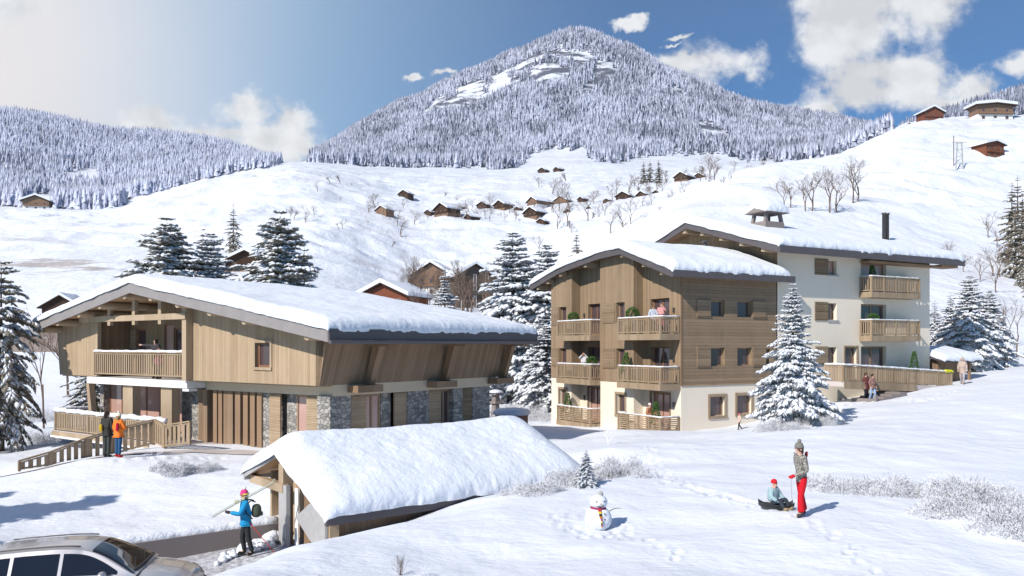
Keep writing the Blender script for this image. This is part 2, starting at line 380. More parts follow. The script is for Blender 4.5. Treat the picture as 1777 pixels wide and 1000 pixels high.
_k = np.exp(-np.arange(-14, 15)**2/(2*3.6**2)); _k /= _k.sum()
TD = np.stack([np.convolve(np.pad(np.interp(DPX, FXa, TM[:, j]), 14, mode='edge'), _k, mode='valid') for j in range(len(FYr))], 1)
def far_py(px, Y):
    px = np.clip(px, DPX[0]+.1, DPX[-1]-.1); ly = np.clip(np.log(np.maximum(Y, 1)), LFY[0]+1e-6, LFY[-1]-1e-6)
    q = (px-DPX[0])/10; i = np.floor(q).astype(int); t = q-i
    j = np.clip(np.searchsorted(LFY, ly)-1, 0, len(FYr)-2); s = (ly-LFY[j])/(LFY[j+1]-LFY[j])
    def row(a): return _herm(TD[a, np.maximum(j-1, 0)], TD[a, j], TD[a, j+1], TD[a, np.minimum(j+2, len(FYr)-1)], s)
    return row(i)*(1-t)+row(i+1)*t
def P3(px, py, Y): return ((px-CX)*Y/F_, Y, ZC+(HY-py)*Y/F_)
common = [(900,1000,14),(1100,1000,14),(1400,1000,14.2),(1777,1000,15),(2200,1000,15),(1040,918,18.5),(1391,897,18.2),(1345,884,19),(1700,900,18.5),
 (1500,850,23),(1777,850,23),(1200,850,22),(1060,830,24),(1200,780,30),(1060,783,30),(1060,768,34),(1182,764,36),(1060,745,42),(1182,750,44.5),(1050,748,48),(958,735,58),(1283,746,45.5),
 (1330,742,46),(1375,736,38),(1440,715,44),(1455,700,50),(1508,697,50),(1560,683,52),(1650,674,51),(1690,669,52),(1777,640,62),(1690,645,62),(1600,662,60),(1700,700,43),(1600,740,36),(1777,760,34),
 (1500,790,28),(1350,755,40),(888,740,52),(940,742,50),(840,730,58),(1000,762,42),(950,768,38),(1000,836,27),(1030,805,29),(900,790,36),(2200,640,60),(2200,760,34),(2200,880,22),
 (1200,930,17),(1500,930,17),(1777,930,17.5)]
A_ = [(205,795,31),(170,797,31),(380,792,33),(430,800,31),(300,850,27),(100,880,25),(450,880,25.5),(200,943,21.2),(478,908,23.9),(0,946,19.4),(0,830,33),(35,812,34),(100,803,33),(0,775,45),(50,752,50),(-300,770,45),(-300,940,20),
      (-900,770,40),(-900,900,22),(0,705,60),(330,775,36),(400,782,35),(100,780,42),(700,768,36),(560,785,33),(830,745,44),(500,850,26.5),(640,820,29),(800,800,31)]
B_ = [(700,1000,14),(600,1000,13.6),(500,1000,13.3),(372,1000,13),(430,973,15),(500,945,16.5),(600,929,18),(700,909,19.5),(850,868,22),(930,850,24),(980,845,25.5),(800,960,16),(900,900,19),(760,900,20.5)]
Bw = [(-8,17,.16),(-10,16,.12),(-12,18,.12),(-14,14,.12),(-7.1,21.7,.33),(-6.2,21.5,.38),(-5.2,22.3,.38),(-9,20,.2),(-6.6,19.3,.33),(-5.6,20.2,.42),(-4.9,20.8,.8),(-8,12,.9),(-12,11,.4),(-5,8,1.6),(0,8,2),(6,8,2.2),(-20,14,.12),(-18,17,.12),(-6.4,16.8,.9),(-10,22,.2),(-4.6,19.2,1.15),(-3.2,20.4,1.35),(-6,23.6,.36),
      (-8.3,14.6,.5),(-20,8,.5),(15,8,2.2)]
def rbf(P):
    P = np.array(P, float); D = np.sqrt(((P[:, None, :2]-P[None, :, :2])**2).sum(-1)+.5)
    n = len(P); A = np.zeros((n+3, n+3)); A[:n, :n] = -D+np.eye(n)*.02; A[:n, n] = 1; A[:n, n+1:] = P[:, :2]*.02; A[n:, :n] = A[:n, n:].T
    c = np.linalg.solve(A, np.r_[P[:, 2], 0, 0, 0])
    def f(X, Y):
        X = np.asarray(X, float); sh_ = X.shape; X = X.ravel(); Y = np.asarray(Y, float).ravel(); r = np.zeros(len(X))
        for q in range(n): r -= c[q]*np.sqrt((X-P[q, 0])**2+(Y-P[q, 1])**2+.5)
        return (r+c[n]+c[n+1]*X*.02+c[n+2]*Y*.02).reshape(sh_)
    return f
cw = [P3(*p) for p in common]
fA = rbf(cw+[P3(*p) for p in A_]); fB = rbf(cw+[P3(*p) for p in B_]+Bw+[(-1, 30, 1.5), (2, 33, 1.7)])
# line between the upper field and the road: retaining wall, then the garage
WL = [(-40, 2.0), (-16.5, 17.0), (-10.4, 21.1), (-6.6, 24.2), (-2.9, 28.0), (1.5, 31.5)]
def side_dist(X, Y):
    X = np.asarray(X, float); Y = np.asarray(Y, float); best = np.full(X.shape, 1e9); sg = np.zeros(X.shape)
    for (a, b) in zip(WL[:-1], WL[1:]):
        dx, dy = b[0]-a[0], b[1]-a[1]; L2 = dx*dx+dy*dy; t = np.clip(((X-a[0])*dx+(Y-a[1])*dy)/L2, 0, 1)
        ex, ey = X-a[0]-t*dx, Y-a[1]-t*dy; d = np.hypot(ex, ey); cr = dx*(Y-a[1])-dy*(X-a[0])
        m = d < best; best = np.where(m, d, best); sg = np.where(m, np.sign(cr), sg)
    return best*sg
def sstep(x, a, b): t = np.clip((x-a)/(b-a), 0, 1); return t*t*(3-2*t)
_pr = []
_rp = random.Random(12)
def trail(pts, step=.38, wdt=.12, dep=.055, rad=.10):
    for a, b in zip(pts[:-1], pts[1:]):
        L = math.hypot(b[0]-a[0], b[1]-a[1]); n = int(L/step)
        for k in range(n):
            t = k/n; s = (1 if k % 2 else -1)*wdt; nx, ny = -(b[1]-a[1])/L, (b[0]-a[0])/L
            _pr.append((a[0]+(b[0]-a[0])*t+nx*s+_rp.uniform(-.04, .04), a[1]+(b[1]-a[1])*t+ny*s+_rp.uniform(-.06, .06), dep*_rp.uniform(.7, 1.2), rad*_rp.uniform(.85, 1.25)))
def _w(px, Y): return ((px-CX)*Y/F_, Y)
trail([_w(1391, 18.2), _w(1460, 16.6), _w(1500, 15.2), _w(1530, 13.9)]); trail([_w(1330, 19.2), _w(1250, 21), _w(1150, 25), _w(1120, 31)])
trail([_w(1040, 17.8), _w(1090, 17.2), _w(1150, 16.4), _w(1200, 15)]); trail([_w(1000, 18.2), _w(1010, 17.6), _w(1075, 17.8), _w(1080, 18.8), _w(1010, 19.0)], .26, .16)
trail([_w(990, 18.3), _w(960, 18.9), _w(985, 19.6)], .26, .16)
trail([_w(1510, 49.5), _w(1430, 47), _w(1320, 45.8)], .5, .15, .09, .2); trail([_w(206, 30.5), _w(300, 31.5), _w(400, 33)], .45, .15, .07, .16)
trail([_w(1655, 50), _w(1600, 46), _w(1560, 49)], .5, .15, .09, .2); trail([_w(427, 21.4), _w(400, 20.6), _w(370, 20)], .4)
for _k in range(60): _q = _w(1350-_k*3.4+math.sin(_k*.3)*2, 19.1+_k*.075); _pr.append((_q[0], _q[1]-.22, .03, .12)); _pr.append((_q[0], _q[1]+.22, .03, .12))
_PR = np.array(_pr)
def prints(X, Y):
    out_ = np.zeros(X.shape); m = (Y < 60)
    if not m.any(): return out_
    x = X[m]; y = Y[m]; o_ = np.zeros(x.shape)
    if x.size < 50: 
        return out_
    order = np.argsort(y); ys_ = y[order]
    for (a, b, d_, r_) in _PR:
        i0, i1 = np.searchsorted(ys_, (b-r_*3, b+r_*3)); ii = order[i0:i1]
        q = ((x[ii]-a)**2+(y[ii]-b)**2)/(r_*r_); o_[ii] += -d_*np.exp(-q*q)+d_*.35*np.exp(-(np.sqrt(q)-1.5)**2*4)
    out_[m] = o_; return out_
def ground(X, Y, rough=True):
    X = np.asarray(X, float); Y = np.asarray(Y, float)
    far = ZC+(HY-far_py(CX+F_*X/np.maximum(Y, 1), Y))*Y/F_
    d = side_dist(X, Y); soft = .12+np.clip((X+2)*.8, 0, 6)
    wA = sstep(d, -soft, soft*.4+.02)
    near = np.where(Y < 95, fA(X, Y)*wA+fB(X, Y)*(1-wA), 0)
    wf = sstep(np.log(np.maximum(Y, 1)), math.log(54), math.log(84))
    z = near*(1-wf)+far*wf
    if rough:
        amp = np.clip(Y/40, .6, 60)
        road = sstep(d, .2, -.2)*sstep(z, .75, .45)
        z = z+(fbm(X*.5, Y*.5, 3, 5)*.13+fbm(X*.22+9, Y*.5, 3, 15)*.28)*(1-road)+fbm(X/18, Y/18, 4, 9)*sstep(Y, 70, 160)*2.2+fbm(X/90, Y/90, 5, 3)*sstep(Y, 350, 900)*np.clip(Y/90, 0, 22)+(.12-np.abs(fbm(X/45, Y/26, 4, 21)))*sstep(Y, 180, 300)*sstep(Y, 1100, 800)*19+(np.abs(fbm(X/230, Y/700, 4, 31))-.1)*sstep(Y, 1400, 1900)*80
        z = z+prints(X, Y)
    return z
def G0(x, y): return float(ground(np.array([x]), np.array([y]))[0])
def at(px, Y, py=None):
    X = (px-CX)*Y/F_; return (X, Y, G0(X, Y))
# near part: fan of cells, about 3 px wide in the photograph
def fan(name, cols, rows, label_mat):
    Y = np.array(rows)[:, None]; U_ = np.array(cols)[None, :]
    X = (U_-CX)*Y/F_; Yb = np.broadcast_to(Y, X.shape); Z = ground(X, Yb)
    V_ = np.stack([X, Yb, Z], -1).reshape(-1, 3); h, w_ = X.shape
    i = np.arange((h-1)*w_).reshape(h-1, w_)[:, :-1].ravel(); Fq = np.stack([i, i+1, i+1+w_, i+w_], -1)
    me = np_mesh(name, V_, Fq); ob = link(name, me, label_mat, None, True); ob['kind'] = 'structure'; return ob
def ground_mat(name, farm=False):
    k = NT(name); g = k.n('ShaderNodeNewGeometry'); o = g.outputs['Position']
    sp = k.n('ShaderNodeSeparateXYZ'); k.l(o, sp.inputs[0])
    sn = k.mix(k.noise(o, .15 if not farm else .01, 4), (.72, .755, .83), (.795, .815, .86))
    if not farm:
        # packed, gritty snow on the road
        a = k.noise(o, 5, 6, .7); rd = k.ramp(sp.outputs[2], .62, .34); lf = k.ramp(sp.outputs[0], -3, -5)
        yy = k.ramp(sp.outputs[1], 25, 23.5)
        f = k.math('MULTIPLY', k.math('MULTIPLY', rd, lf), k.math('MULTIPLY', yy, k.ramp(a, .30, .62)))
        c = k.mix(f, sn, (.42, .40, .42)); k.setc(c)
        h = k.math('ADD', k.math('MULTIPLY', k.noise(o, .9, 5, .5), 1.4), k.math('ADD', k.math('MULTIPLY', k.noise(o, 5, 5, .6, sc=(.6, 1.4, 1)), .40), k.math('MULTIPLY', k.noise(o, 45, 3, .6), .06)))
        h = k.math('ADD', h, k.math('MULTIPLY', k.math('MULTIPLY', rd, lf), k.math('MULTIPLY', k.noise(o, 11, 4, .7), 1.0)))
        k.bump(h, .6, .14)
    else:
        gn = k.n('ShaderNodeSeparateXYZ'); k.l(g.outputs['Normal'], gn.inputs[0])
        # thin dark patches where fields show through the snow
        p = k.noise(o, .028, 6, .65, sc=(.55, 1, 2.0)); near = k.ramp(sp.outputs[1], 300, 120); lf = k.ramp(sp.outputs[0], -5, -45)
        f = k.math('MULTIPLY', k.ramp(p, .555, .60), k.math('MULTIPLY_ADD', k.math('MULTIPLY', near, lf), .75, .12))
        c = k.mix(f, sn, (.24, .16, .11))
        # cliffs: dark rock where it is steep high on the mountain
        hi = k.ramp(sp.outputs[1], 1500, 1700)
        rn = k.noise(o, .012, 7, .7, sc=(1, 1, 2.6)); rk = k.math('MULTIPLY', hi, k.ramp(rn, .47, .54))
        c = k.mix(rk, c, (.10, .105, .14)); k.setc(c)
        h = k.math('ADD', k.math('MULTIPLY', k.noise(o, .05, 6, .6, sc=(1, .5, 1)), 1.0), k.math('MULTIPLY', k.noise(o, .6, 4, .6), .08))
        k.bump(h, .45, 6)
    k.rough(.6); k.spec(.25); return k.m
cols1 = np.concatenate([np.arange(-1500, -60, 24), np.arange(-60, 1840, 3.0), np.arange(1840, 3200, 24)])
rows1 = np.exp(np.linspace(math.log(5), math.log(96), 380))
fan('snow_ground', cols1, rows1, ground_mat('snow_ground'))
cols2 = np.concatenate([np.arange(-1490, -60, 24), np.arange(-60, 1840, 5.0), np.arange(1840, 3190, 24)])
rows2 = np.exp(np.linspace(math.log(96), math.log(3300), 330))
fan('snow_mountains', cols2, rows2, ground_mat('snow_hills', True))

# path in front of the chalet
pp = [(-140, 30.4), (-40, 30.7), (0, 30.9), (100, 31.2), (205, 31.9), (290, 33.2), (345, 34.0), (400, 34.2), (450, 33.4)]
Vp = []; NW = 7
pq = []
for (a, b) in zip(pp[:-1], pp[1:]):
    for k in range(30): t = k/30; pq.append((a[0]+(b[0]-a[0])*t, a[1]+(b[1]-a[1])*t))
for px_, Y_ in pq:
    for j in range(NW): y_ = Y_+(j/(NW-1)-.5)*1.15; Vp.append(((px_-CX)*Y_/F_, y_))
Vp = np.array(Vp); Zp = ground(Vp[:, 0], Vp[:, 1])+.028; i = np.arange(len(pq)-1)[:, None]*NW+np.arange(NW-1)[None]; i = i.ravel()
o = link('path', np_mesh('path', np.c_[Vp, Zp], np.stack([i, i+1, i+1+NW, i+NW], -1)), 'paving', None, True); o['kind'] = 'structure'
# ---------------------------------------------------------------- forests (far away: each wood reads as one mass)
def snow_pick(n, seed):
    return np.random.RandomState(seed).rand(n)
def inpoly(px, py, poly):
    r = np.zeros(len(px), bool); n = len(poly)
    for i in range(n):
        x0, y0 = poly[i]; x1, y1 = poly[(i+1) % n]
        c = ((y0 > py) != (y1 > py)) & (px < (x1-x0)*(py-y0)/(y1-y0+1e-9)+x0); r ^= c
    return r
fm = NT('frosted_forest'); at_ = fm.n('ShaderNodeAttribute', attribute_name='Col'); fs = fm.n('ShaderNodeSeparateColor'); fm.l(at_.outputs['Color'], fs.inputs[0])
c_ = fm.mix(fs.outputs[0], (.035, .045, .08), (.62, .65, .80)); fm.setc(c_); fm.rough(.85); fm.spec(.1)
def forest(name, label, n, px_rng, Y_rng, keep, hgt, seed, cat='forest', frost=.55):
    rs = np.random.RandomState(seed); px = rs.uniform(*px_rng, n); Y = np.exp(rs.uniform(math.log(Y_rng[0]), math.log(Y_rng[1]), n))
    X = (px-CX)*Y/F_; Z = ground(X, Y); py = HY-(Z-ZC)*F_/Y
    m = keep(px, py, Y, X); X, Y, Z, px = X[m], Y[m], Z[m], px[m]; n = len(X)
    h = hgt*rs.uniform(.45, 1.35, n)*(1+.25*fbm(X/80, Y/80, 2, seed)); r = h*rs.uniform(.13, .2, n)
    # three ragged tiers of 6 facets
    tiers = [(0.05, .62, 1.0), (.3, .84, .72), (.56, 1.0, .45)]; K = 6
    Vs = []; Fs = []; Cs = []; base = 0
    clump = .5+1.3*fbm(X/60, Y/60, 3, seed+3)
    tb = np.clip(rs.normal(frost, .16, n)+(clump-.5)*.85, .05, 1)
    for (z0, z1, rr) in tiers:
        apex = np.stack([X, Y, Z+h*z1], -1)[:, None, :]
        t = (np.arange(K)*2*math.pi/K)[None, :]+rs.uniform(0, 6, n)[:, None]
        jr = rs.uniform(.6, 1.35, (n, K)); jz = rs.uniform(-.1, .05, (n, K))
        ring = np.stack([X[:, None]+r[:, None]*rr*jr*np.cos(t), Y[:, None]+r[:, None]*rr*jr*np.sin(t), Z[:, None]+h[:, None]*(z0+jz)], -1)
        V_ = np.concatenate([apex, ring], 1).reshape(-1, 3); Vs.append(V_)
        b = base+np.arange(n)[:, None]*(K+1)
        f = np.stack([np.broadcast_to(b, (n, K)), b+1+np.arange(K)[None], b+1+(np.arange(K)[None]+1) % K], -1).reshape(-1, 3); Fs.append(f)
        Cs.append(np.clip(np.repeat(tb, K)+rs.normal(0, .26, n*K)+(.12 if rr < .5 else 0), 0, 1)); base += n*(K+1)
    me = np_mesh(name, np.concatenate(Vs), np.concatenate(Fs)); cc_ = np.repeat(np.concatenate(Cs), 3)
    ca = me.color_attributes.new('Col', 'FLOAT_COLOR', 'CORNER'); arr = np.ones((len(cc_), 4), np.float32); arr[:, :3] = cc_[:, None]; ca.data.foreach_set('color', arr.ravel())
    ob = link(name, me, fm.m); tag(ob, label, cat, None, 'stuff'); return ob
cliff1 = [(715,195),(745,180),(800,150),(850,135),(900,112),(930,95),(975,88),(1020,92),(1035,100),(1000,125),(985,140),(950,150),(905,142),(860,165),(820,190),(770,195),(735,205)]
cliff2 = [(1035,108),(1072,108),(1072,125),(1048,150),(1015,168),(1005,160),(1030,135)]
clear3 = [(1150,150),(1178,152),(1195,175),(1180,180)]
clear4 = [(1210,208),(1235,212),(1275,245),(1215,250)]
def base_line(px): return np.interp(px, [540,600,640,700,760,830,880,925,960,1010,1050,1100,1160,1210,1260,1300,1340,1380,1440,1490,1535], [283,292,282,288,285,282,300,262,254,254,290,268,262,262,262,275,270,300,300,262,222])
def k_main(px, py, Y, X):
    m = (px > 535) & (px < 1540) & (py < base_line(px)+rs_(px)**3*45+rs_(px)*8) & (Y > 1000)
    for c in (cliff1, cliff2, clear3, clear4):
        m &= ~(inpoly(px, py, c) & (fbm(X/34, Y/60, 4, 55) > -.15))
    m &= (fbm(X/110, Y/160, 3, 77) < .24)
    return m
def rs_(px): return np.random.RandomState(4).rand(len(px))-.5
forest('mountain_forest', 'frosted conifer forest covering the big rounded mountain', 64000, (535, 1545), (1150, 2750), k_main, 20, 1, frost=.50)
def k_left(px, py, Y, X):
    b = np.interp(px, [-200,0,80,205,218,240,350,480,492], [366,357,362,370,348,342,312,287,280])
    m = (py < b) & (px < 490)
    m &= ~inpoly(px, py, [(105,300),(165,292),(180,315),(120,322)]) & ~inpoly(px, py, [(40,352),(50,340),(85,335),(95,352),(90,362),(40,362)])
    return m & (fbm(X/70, Y/90, 3, 33) < .27)
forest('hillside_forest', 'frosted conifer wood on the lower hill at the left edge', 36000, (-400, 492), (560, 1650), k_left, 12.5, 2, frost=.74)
def k_right(px, py, Y, X): return (px > 1560) & (Y > 1200)
forest('ridge_forest', 'dark wooded ridge behind the farm buildings on the right', 9000, (1560, 2300), (1300, 2400), k_right, 18, 3, frost=.28)
def k_spur(px, py, Y, X): return inpoly(px, py, [(1335,268),(1540,215),(1552,235),(1500,262),(1470,272),(1400,300),(1345,282)])
forest('spur_forest', 'dense grey blue wood where the mountain meets the right snow slope', 7000, (1330, 1560), (560, 1300), k_spur, 12, 4, frost=.40)
# ---------------------------------------------------------------- trees
def spindles(P, D, L, W, H):
    """leaf-like spindles: base points, directions, length, width, height -> verts, tris"""
    n = len(P); up = np.array([0, 0, 1.0]); side = np.cross(D, up); nn_ = np.linalg.norm(side, axis=1, keepdims=True); side = side/np.maximum(nn_, 1e-5)
    u2 = np.cross(side, D); mid = P+D*(L*.45)[:, None]
    V_ = np.stack([P, P+D*L[:, None], mid+side*W[:, None], mid+u2*H[:, None], mid-side*W[:, None], mid-u2*H[:, None]], 1).reshape(-1, 3)
    t = np.array([[0,2,3],[0,3,4],[0,4,5],[0,5,2],[1,3,2],[1,4,3],[1,5,4],[1,2,5]]); F2 = (np.arange(n)[:, None, None]*6+t[None]).reshape(-1, 3)
    return V_, F2
def spruce_mesh(h, r, seed, whorl=30, per=8, twigs=11, droop=.35, bare=.08, pw=.85, snowy=.75, tw=1.0, lift=0.0, snow_w=1.0):
    rs = np.random.RandomState(seed); P = []; D = []; L = []; W = []; S_ = []; br = MB()
    for i in range(whorl):
        t = (i+rs.uniform(-.3, .3))/whorl; z = h*(bare+(1-bare)*t)*.985+rs.uniform(-.6, .6)*h/whorl; R = r*(1-t)**pw*(1+.12*rs.randn())+.03*r
        R *= 1.0 if t > .12 else .75+2*t
        k = max(3, int(per*(1-t*.5))); a0 = rs.uniform(0, 6.28)
        for j in range(k):
            a = a0+j*2*math.pi/k+rs.uniform(-.35, .35); Lb = R*rs.uniform(.55, 1.2)
            el0 = (.25+lift if t > .6 else .05+lift)-t*0; dr = droop*rs.uniform(.45, 1.5)*(1.1-t)
            m = max(3, int(twigs*(Lb/r)**.7*rs.uniform(.85, 1.15))+2); s = (np.arange(m)+.5)/m
            px_ = Lb*s*math.cos(a); py_ = Lb*s*math.sin(a); pz = z+Lb*(el0*s-dr*s*s)
            if Lb > r*.25: br.tube([(0, 0, z), (px_[-1]*.5, py_[-1]*.5, z+Lb*(el0*.5-dr*.25)), (px_[-1], py_[-1], pz[-1])], [h*.004+.01, h*.003, .006], 3, False)
            slope = el0-2*dr*s
            for sd_ in (-1, 1, 0):
                aa = a+sd_*rs.uniform(.55, 1.1, m) if sd_ else a+rs.uniform(-.2, .2, m)
                ll = (Lb*(.12+.22*(1-s))+.045*r)*rs.uniform(.6, 1.3, m)*(1 if sd_ else .8)
                dz = slope-rs.uniform(.05, .5, m)
                d = np.stack([np.cos(aa), np.sin(aa), dz], 1); d /= np.linalg.norm(d, axis=1, keepdims=True)
                P.append(np.stack([px_, py_, pz], 1)); D.append(d); L.append(ll); W.append(ll*.20*rs.uniform(.6, 1.5, m)*tw)
                S_.append(rs.rand(m))
    # leader
    P.append(np.array([[0, 0, h*.93]])); D.append(np.array([[0, 0, 1.0]])); L.append(np.array([h*.08])); W.append(np.array([.06*r])); S_.append(np.array([.1]))
    P = np.concatenate(P); D = np.concatenate(D); L = np.concatenate(L); W = np.concatenate(W); S_ = np.concatenate(S_)
    V1, F1 = spindles(P, D, L, W, W*.55)
    m = S_ < snowy
    D2 = D[m].copy(); V2, F2 = spindles(P[m]+np.array([0, 0, 1])*(W[m]*.55)[:, None]+D[m]*(L[m]*.06)[:, None], D2, L[m]*.92, W[m]*.9*snow_w, W[m]*.55*snow_w)
    tr = MB().tube([(0, 0, -.4), (0, 0, h*.5), (0, 0, h*.96)], [h*.016+.03, h*.010+.015, .01], 8)
    tr.add(br.v, br.f)
    return (tr, (V1, F1), (V2, F2))
TREE = {}
def spruce(kind, label, loc, h, group=None, rz=0, rx=1.0, cat='tree', name='snowy_spruce'):
    tr, a, b, h0 = TREE[kind]
    o = thing(name, label, cat, loc, rz, group); s = h/h0; o.scale = (s*rx, s*rx, s)
    for nm, me in (('trunk', tr), ('crown', a), ('branch_snow', b)):
        c = bpy.data.objects.new(nm, me); COL.objects.link(c); c.parent = o
    return o
def defkind(kind, h, r, seed, nm='needle', **k):
    tr, a, b = spruce_mesh(h, r, seed, **k); m0 = bpy.data.meshes.new('trunk'); m0.from_pydata(tr.v, [], tr.f); m0.materials.append(MT['bark'])
    ma = np_mesh('crown', *a); ma.materials.append(MT[nm]); mb = np_mesh('branch_snow', *b); mb.materials.append(MT['tsnow'])
    TREE[kind] = (m0, ma, mb, h)
defkind('hero', 7, 2.15, 11, 'needleb', whorl=44, per=11, twigs=19, droop=.24, bare=.03, pw=.88, snowy=.98, tw=.82, snow_w=1.35)
defkind('wide', 12, 3.9, 5, whorl=46, per=11, twigs=20, droop=.42, bare=.05, pw=.72, snowy=.9, tw=.95, snow_w=1.45)
defkind('mid', 12, 3.3, 6, 'needleb', whorl=46, per=11, twigs=19, droop=.4, bare=.06, pw=.76, snowy=.93, tw=1.0, snow_w=1.5)
defkind('slim', 12, 2.5, 7, 'needleb', whorl=44, per=10, twigs=17, droop=.5, bare=.05, pw=.8, snowy=.92, tw=1.05, snow_w=1.5)
defkind('dark', 10, 2.3, 8, whorl=20, per=7, twigs=7, droop=.4, bare=.05, pw=.8, snowy=.12, tw=1.4)
defkind('pine', 12, 2.7, 9, whorl=30, per=9, twigs=14, droop=.75, bare=.13, pw=.45, snowy=.55, tw=1.2, snow_w=.8)
RXK = dict(wide=1.22, mid=1.2, slim=1.15, dark=1.0, pine=1.1, hero=1.0)
def place(kind, label, px, Y, top, group=None, rx=1.0, rz=0, **k):
    x, y, z = at(px, Y); h = ZC+(HY-top)*Y/F_-z+.1; return spruce(kind, label, (x, y, z-.1), h, group, rz, rx*RXK[kind], **k)
g1 = 'snowy spruces behind the big chalet'
place('wide', 'broad snowy spruce behind the chalet, leftmost of the group above its ridge', 290, 74, 373, g1, 1.0, .3)
place('mid', 'smaller snow-covered spruce between two wider ones above the chalet roof', 366, 76, 396, g1, .95, 1.3)
place('slim', 'thin dark-topped spruce peeping up between the two left spruces', 352, 80, 392, g1, .75, 2.2)
place('wide', 'broad snowy spruce with its tip above the middle of the chalet roof', 487, 76, 362, g1, .92, 2.6)
place('slim', 'narrow brownish spruce leaning out right of the broad roof-centre spruce', 528, 84, 420, g1, .8, .6)
g2 = 'snowy spruces between the chalet and the apartment block'
place('mid', 'tallest snow-laden spruce left of the wood-clad apartment block', 890, 70, 394, g2, 1.05, .5)
place('mid', 'snowy spruce half hidden by the left eave of the wood-clad block', 950, 68, 416, g2, .95, 1.7)
place('mid', 'snowy spruce behind the round snow-capped tub', 915, 72, 470, g2, 1.15, 2.9)
place('slim', 'low dense spruce tucked at the left corner of the wood-clad block', 944, 64, 545, g2, 1.3, 1.1)
place('slim', 'short narrow snowy spruce in front of the far grey chalet', 772, 86, 468, None, 1.1, .4)
g3 = 'snowy spruces right of the cream block'
place('mid', 'tallest snowy spruce right of the cream block', 1683, 63, 473, g3, .95, .2)
place('mid', 'rightmost snowy spruce of the stand by the cream block', 1718, 66, 500, g3, .95, 1.9)
place('slim', 'snowy spruce between the shed roof and the tallest right spruce', 1650, 70, 505, g3, 1.1, 2.9)
place('slim', 'short spruce squeezed beside the cream wall above the shed', 1622, 74, 520, g3, 1.0, .9)
place('pine', 'tall dark pine with hanging branches at the left edge', 2, 43, 440, None, .8, .8)
place('pine', 'dark pine low behind the chalet terrace', 160, 58, 620, None, 1.9, .1)
place('hero', 'snow-covered fir standing alone in front of the apartment blocks', 1376, 38, 487, None, .88, .4, name='snowy_fir')
place('dark', 'lone small fir with a blue shadow on the white hillside', 405, 235, 349, None, .9)
place('dark', 'small dark fir alone in the valley above the wood-clad roof', 1001, 240, 392, None, .8)
gl = 'dark firs on the slope at the right edge'
RD = random.Random(5)
for i, (px, Y, tp) in enumerate([(1742,165,300),(1752,170,290),(1760,160,318),(1770,165,296),(1778,150,330),(1790,150,345),(1765,140,372),(1776,135,400),(1800,140,380),(1748,150,345),(1758,150,360),(1772,128,420)]):
    place('dark', 'dark fir in the clump on the slope at the right edge', px+14, Y, tp+8, gl, .8, i)
gv = 'small dark firs in the upper valley'
for i, (px, Y, tp) in enumerate([(1117,700,278),(1128,700,277),(1143,700,275)]):
    place('dark', 'tiny dark fir in the blue shade below the mountain forest', px, Y, tp, gv, 1.1, i)
# ---- bare trees
def twig_tree(h, seed, depth=5, spread=.5, n0=3, frost=False, trunk=True, r0=None):
    rnd = random.Random(seed); mb = MB()
    def grow(p, d, L, r, k):
        q = p+d*L*.5+Vector((rnd.uniform(-1, 1), rnd.uniform(-1, 1), 0))*L*.06; e = p+d*L
        mb.tube([p, q, e], [r, r*.85, r*.68], 5 if k > 3 else 3, False)
        if k == 0: return
        m = rnd.choice((2, 3, 3)) if k > 1 else rnd.choice((3, 4))
        for i in range(m):
            a = rnd.uniform(0, 6.28); s = spread*rnd.uniform(.5, 1.25); t = rnd.uniform(.45, 1)
            nd = (d+Vector((math.cos(a)*s, math.sin(a)*s, rnd.uniform(-.05, .25)))).normalized()
            grow(p+d*L*t, nd, L*rnd.uniform(.6, .82), r*.58, k-1)
    r0 = r0 or h*.017
    if trunk: grow(Vector((0, 0, -.2)), Vector((rnd.uniform(-.06, .06), 0, 1)).normalized(), h*.34, r0, depth)
    else:
        for i in range(n0):
            a = 6.28*i/n0+rnd.uniform(-.3, .3); s = rnd.uniform(.1, .9)
            grow(Vector((0, 0, -.1)), Vector((math.cos(a)*s, math.sin(a)*s, 1)).normalized(), h*.36, r0, depth)
    return mb
BT = {}
def defbare(key, h, seed, mat, **k):
    mb = twig_tree(h, seed, **k); me = bpy.data.meshes.new('branches'); me.from_pydata(mb.v, [], mb.f); me.materials.append(MT[mat]); BT[key] = (me, h)
defbare('bigbare', 8, 3, 'barkb', depth=6, spread=.55, r0=.09)
defbare('bigbare2', 8, 14, 'barkb', depth=6, spread=.5, r0=.08)
defbare('farbare', 8, 4, 'barkb', depth=6, spread=.62, r0=.13)
defbare('farbare2', 8, 8, 'barkb', depth=6, spread=.72, r0=.12)
defbare('tangle', 8, 23, 'barkb', depth=6, spread=.6, r0=.17)
defbare('shrub', 2, 6, 'barkb', depth=3, spread=.6, n0=9, trunk=False, r0=.02)
defbare('fshrub', 1, 7, 'frost', depth=4, spread=.62, n0=9, trunk=False, r0=.010)
defbare('ftree', 1.2, 9, 'frost', depth=5, spread=.65, r0=.018)
def bare(key, label, px, Y, h, group=None, rz=0, rx=1, name='bare_tree', cat='tree', loc=None):
    me, h0 = BT[key]; o = bpy.data.objects.new(name, me); COL.objects.link(o); o.location = loc or at(px, Y); o.rotation_euler = (0, 0, rz); s = h/h0; o.scale = (s*rx, s*rx, s)
    return tag(o, label, cat, group)
bare('bigbare', 'wide leafless tree left of the chalet roof', 118, 72, 9.5, None, .5, 1.1)
bare('bigbare2', 'slim leafless tree just left of the chalet wall', 76, 52, 9.0, None, 1.5, .8)
bare('bigbare2', 'leafless tree behind the left slope of the chalet roof', 165, 80, 9.0, None, 2.5, 1)
bare('bigbare', 'brown larch-like bare tree over the red-fronted house', 730, 150, 11, None, 1.0, .8)
bare('bigbare2', 'tall brown bare tree in front of the grey chalet', 806, 180, 15, None, 2.0, .9)
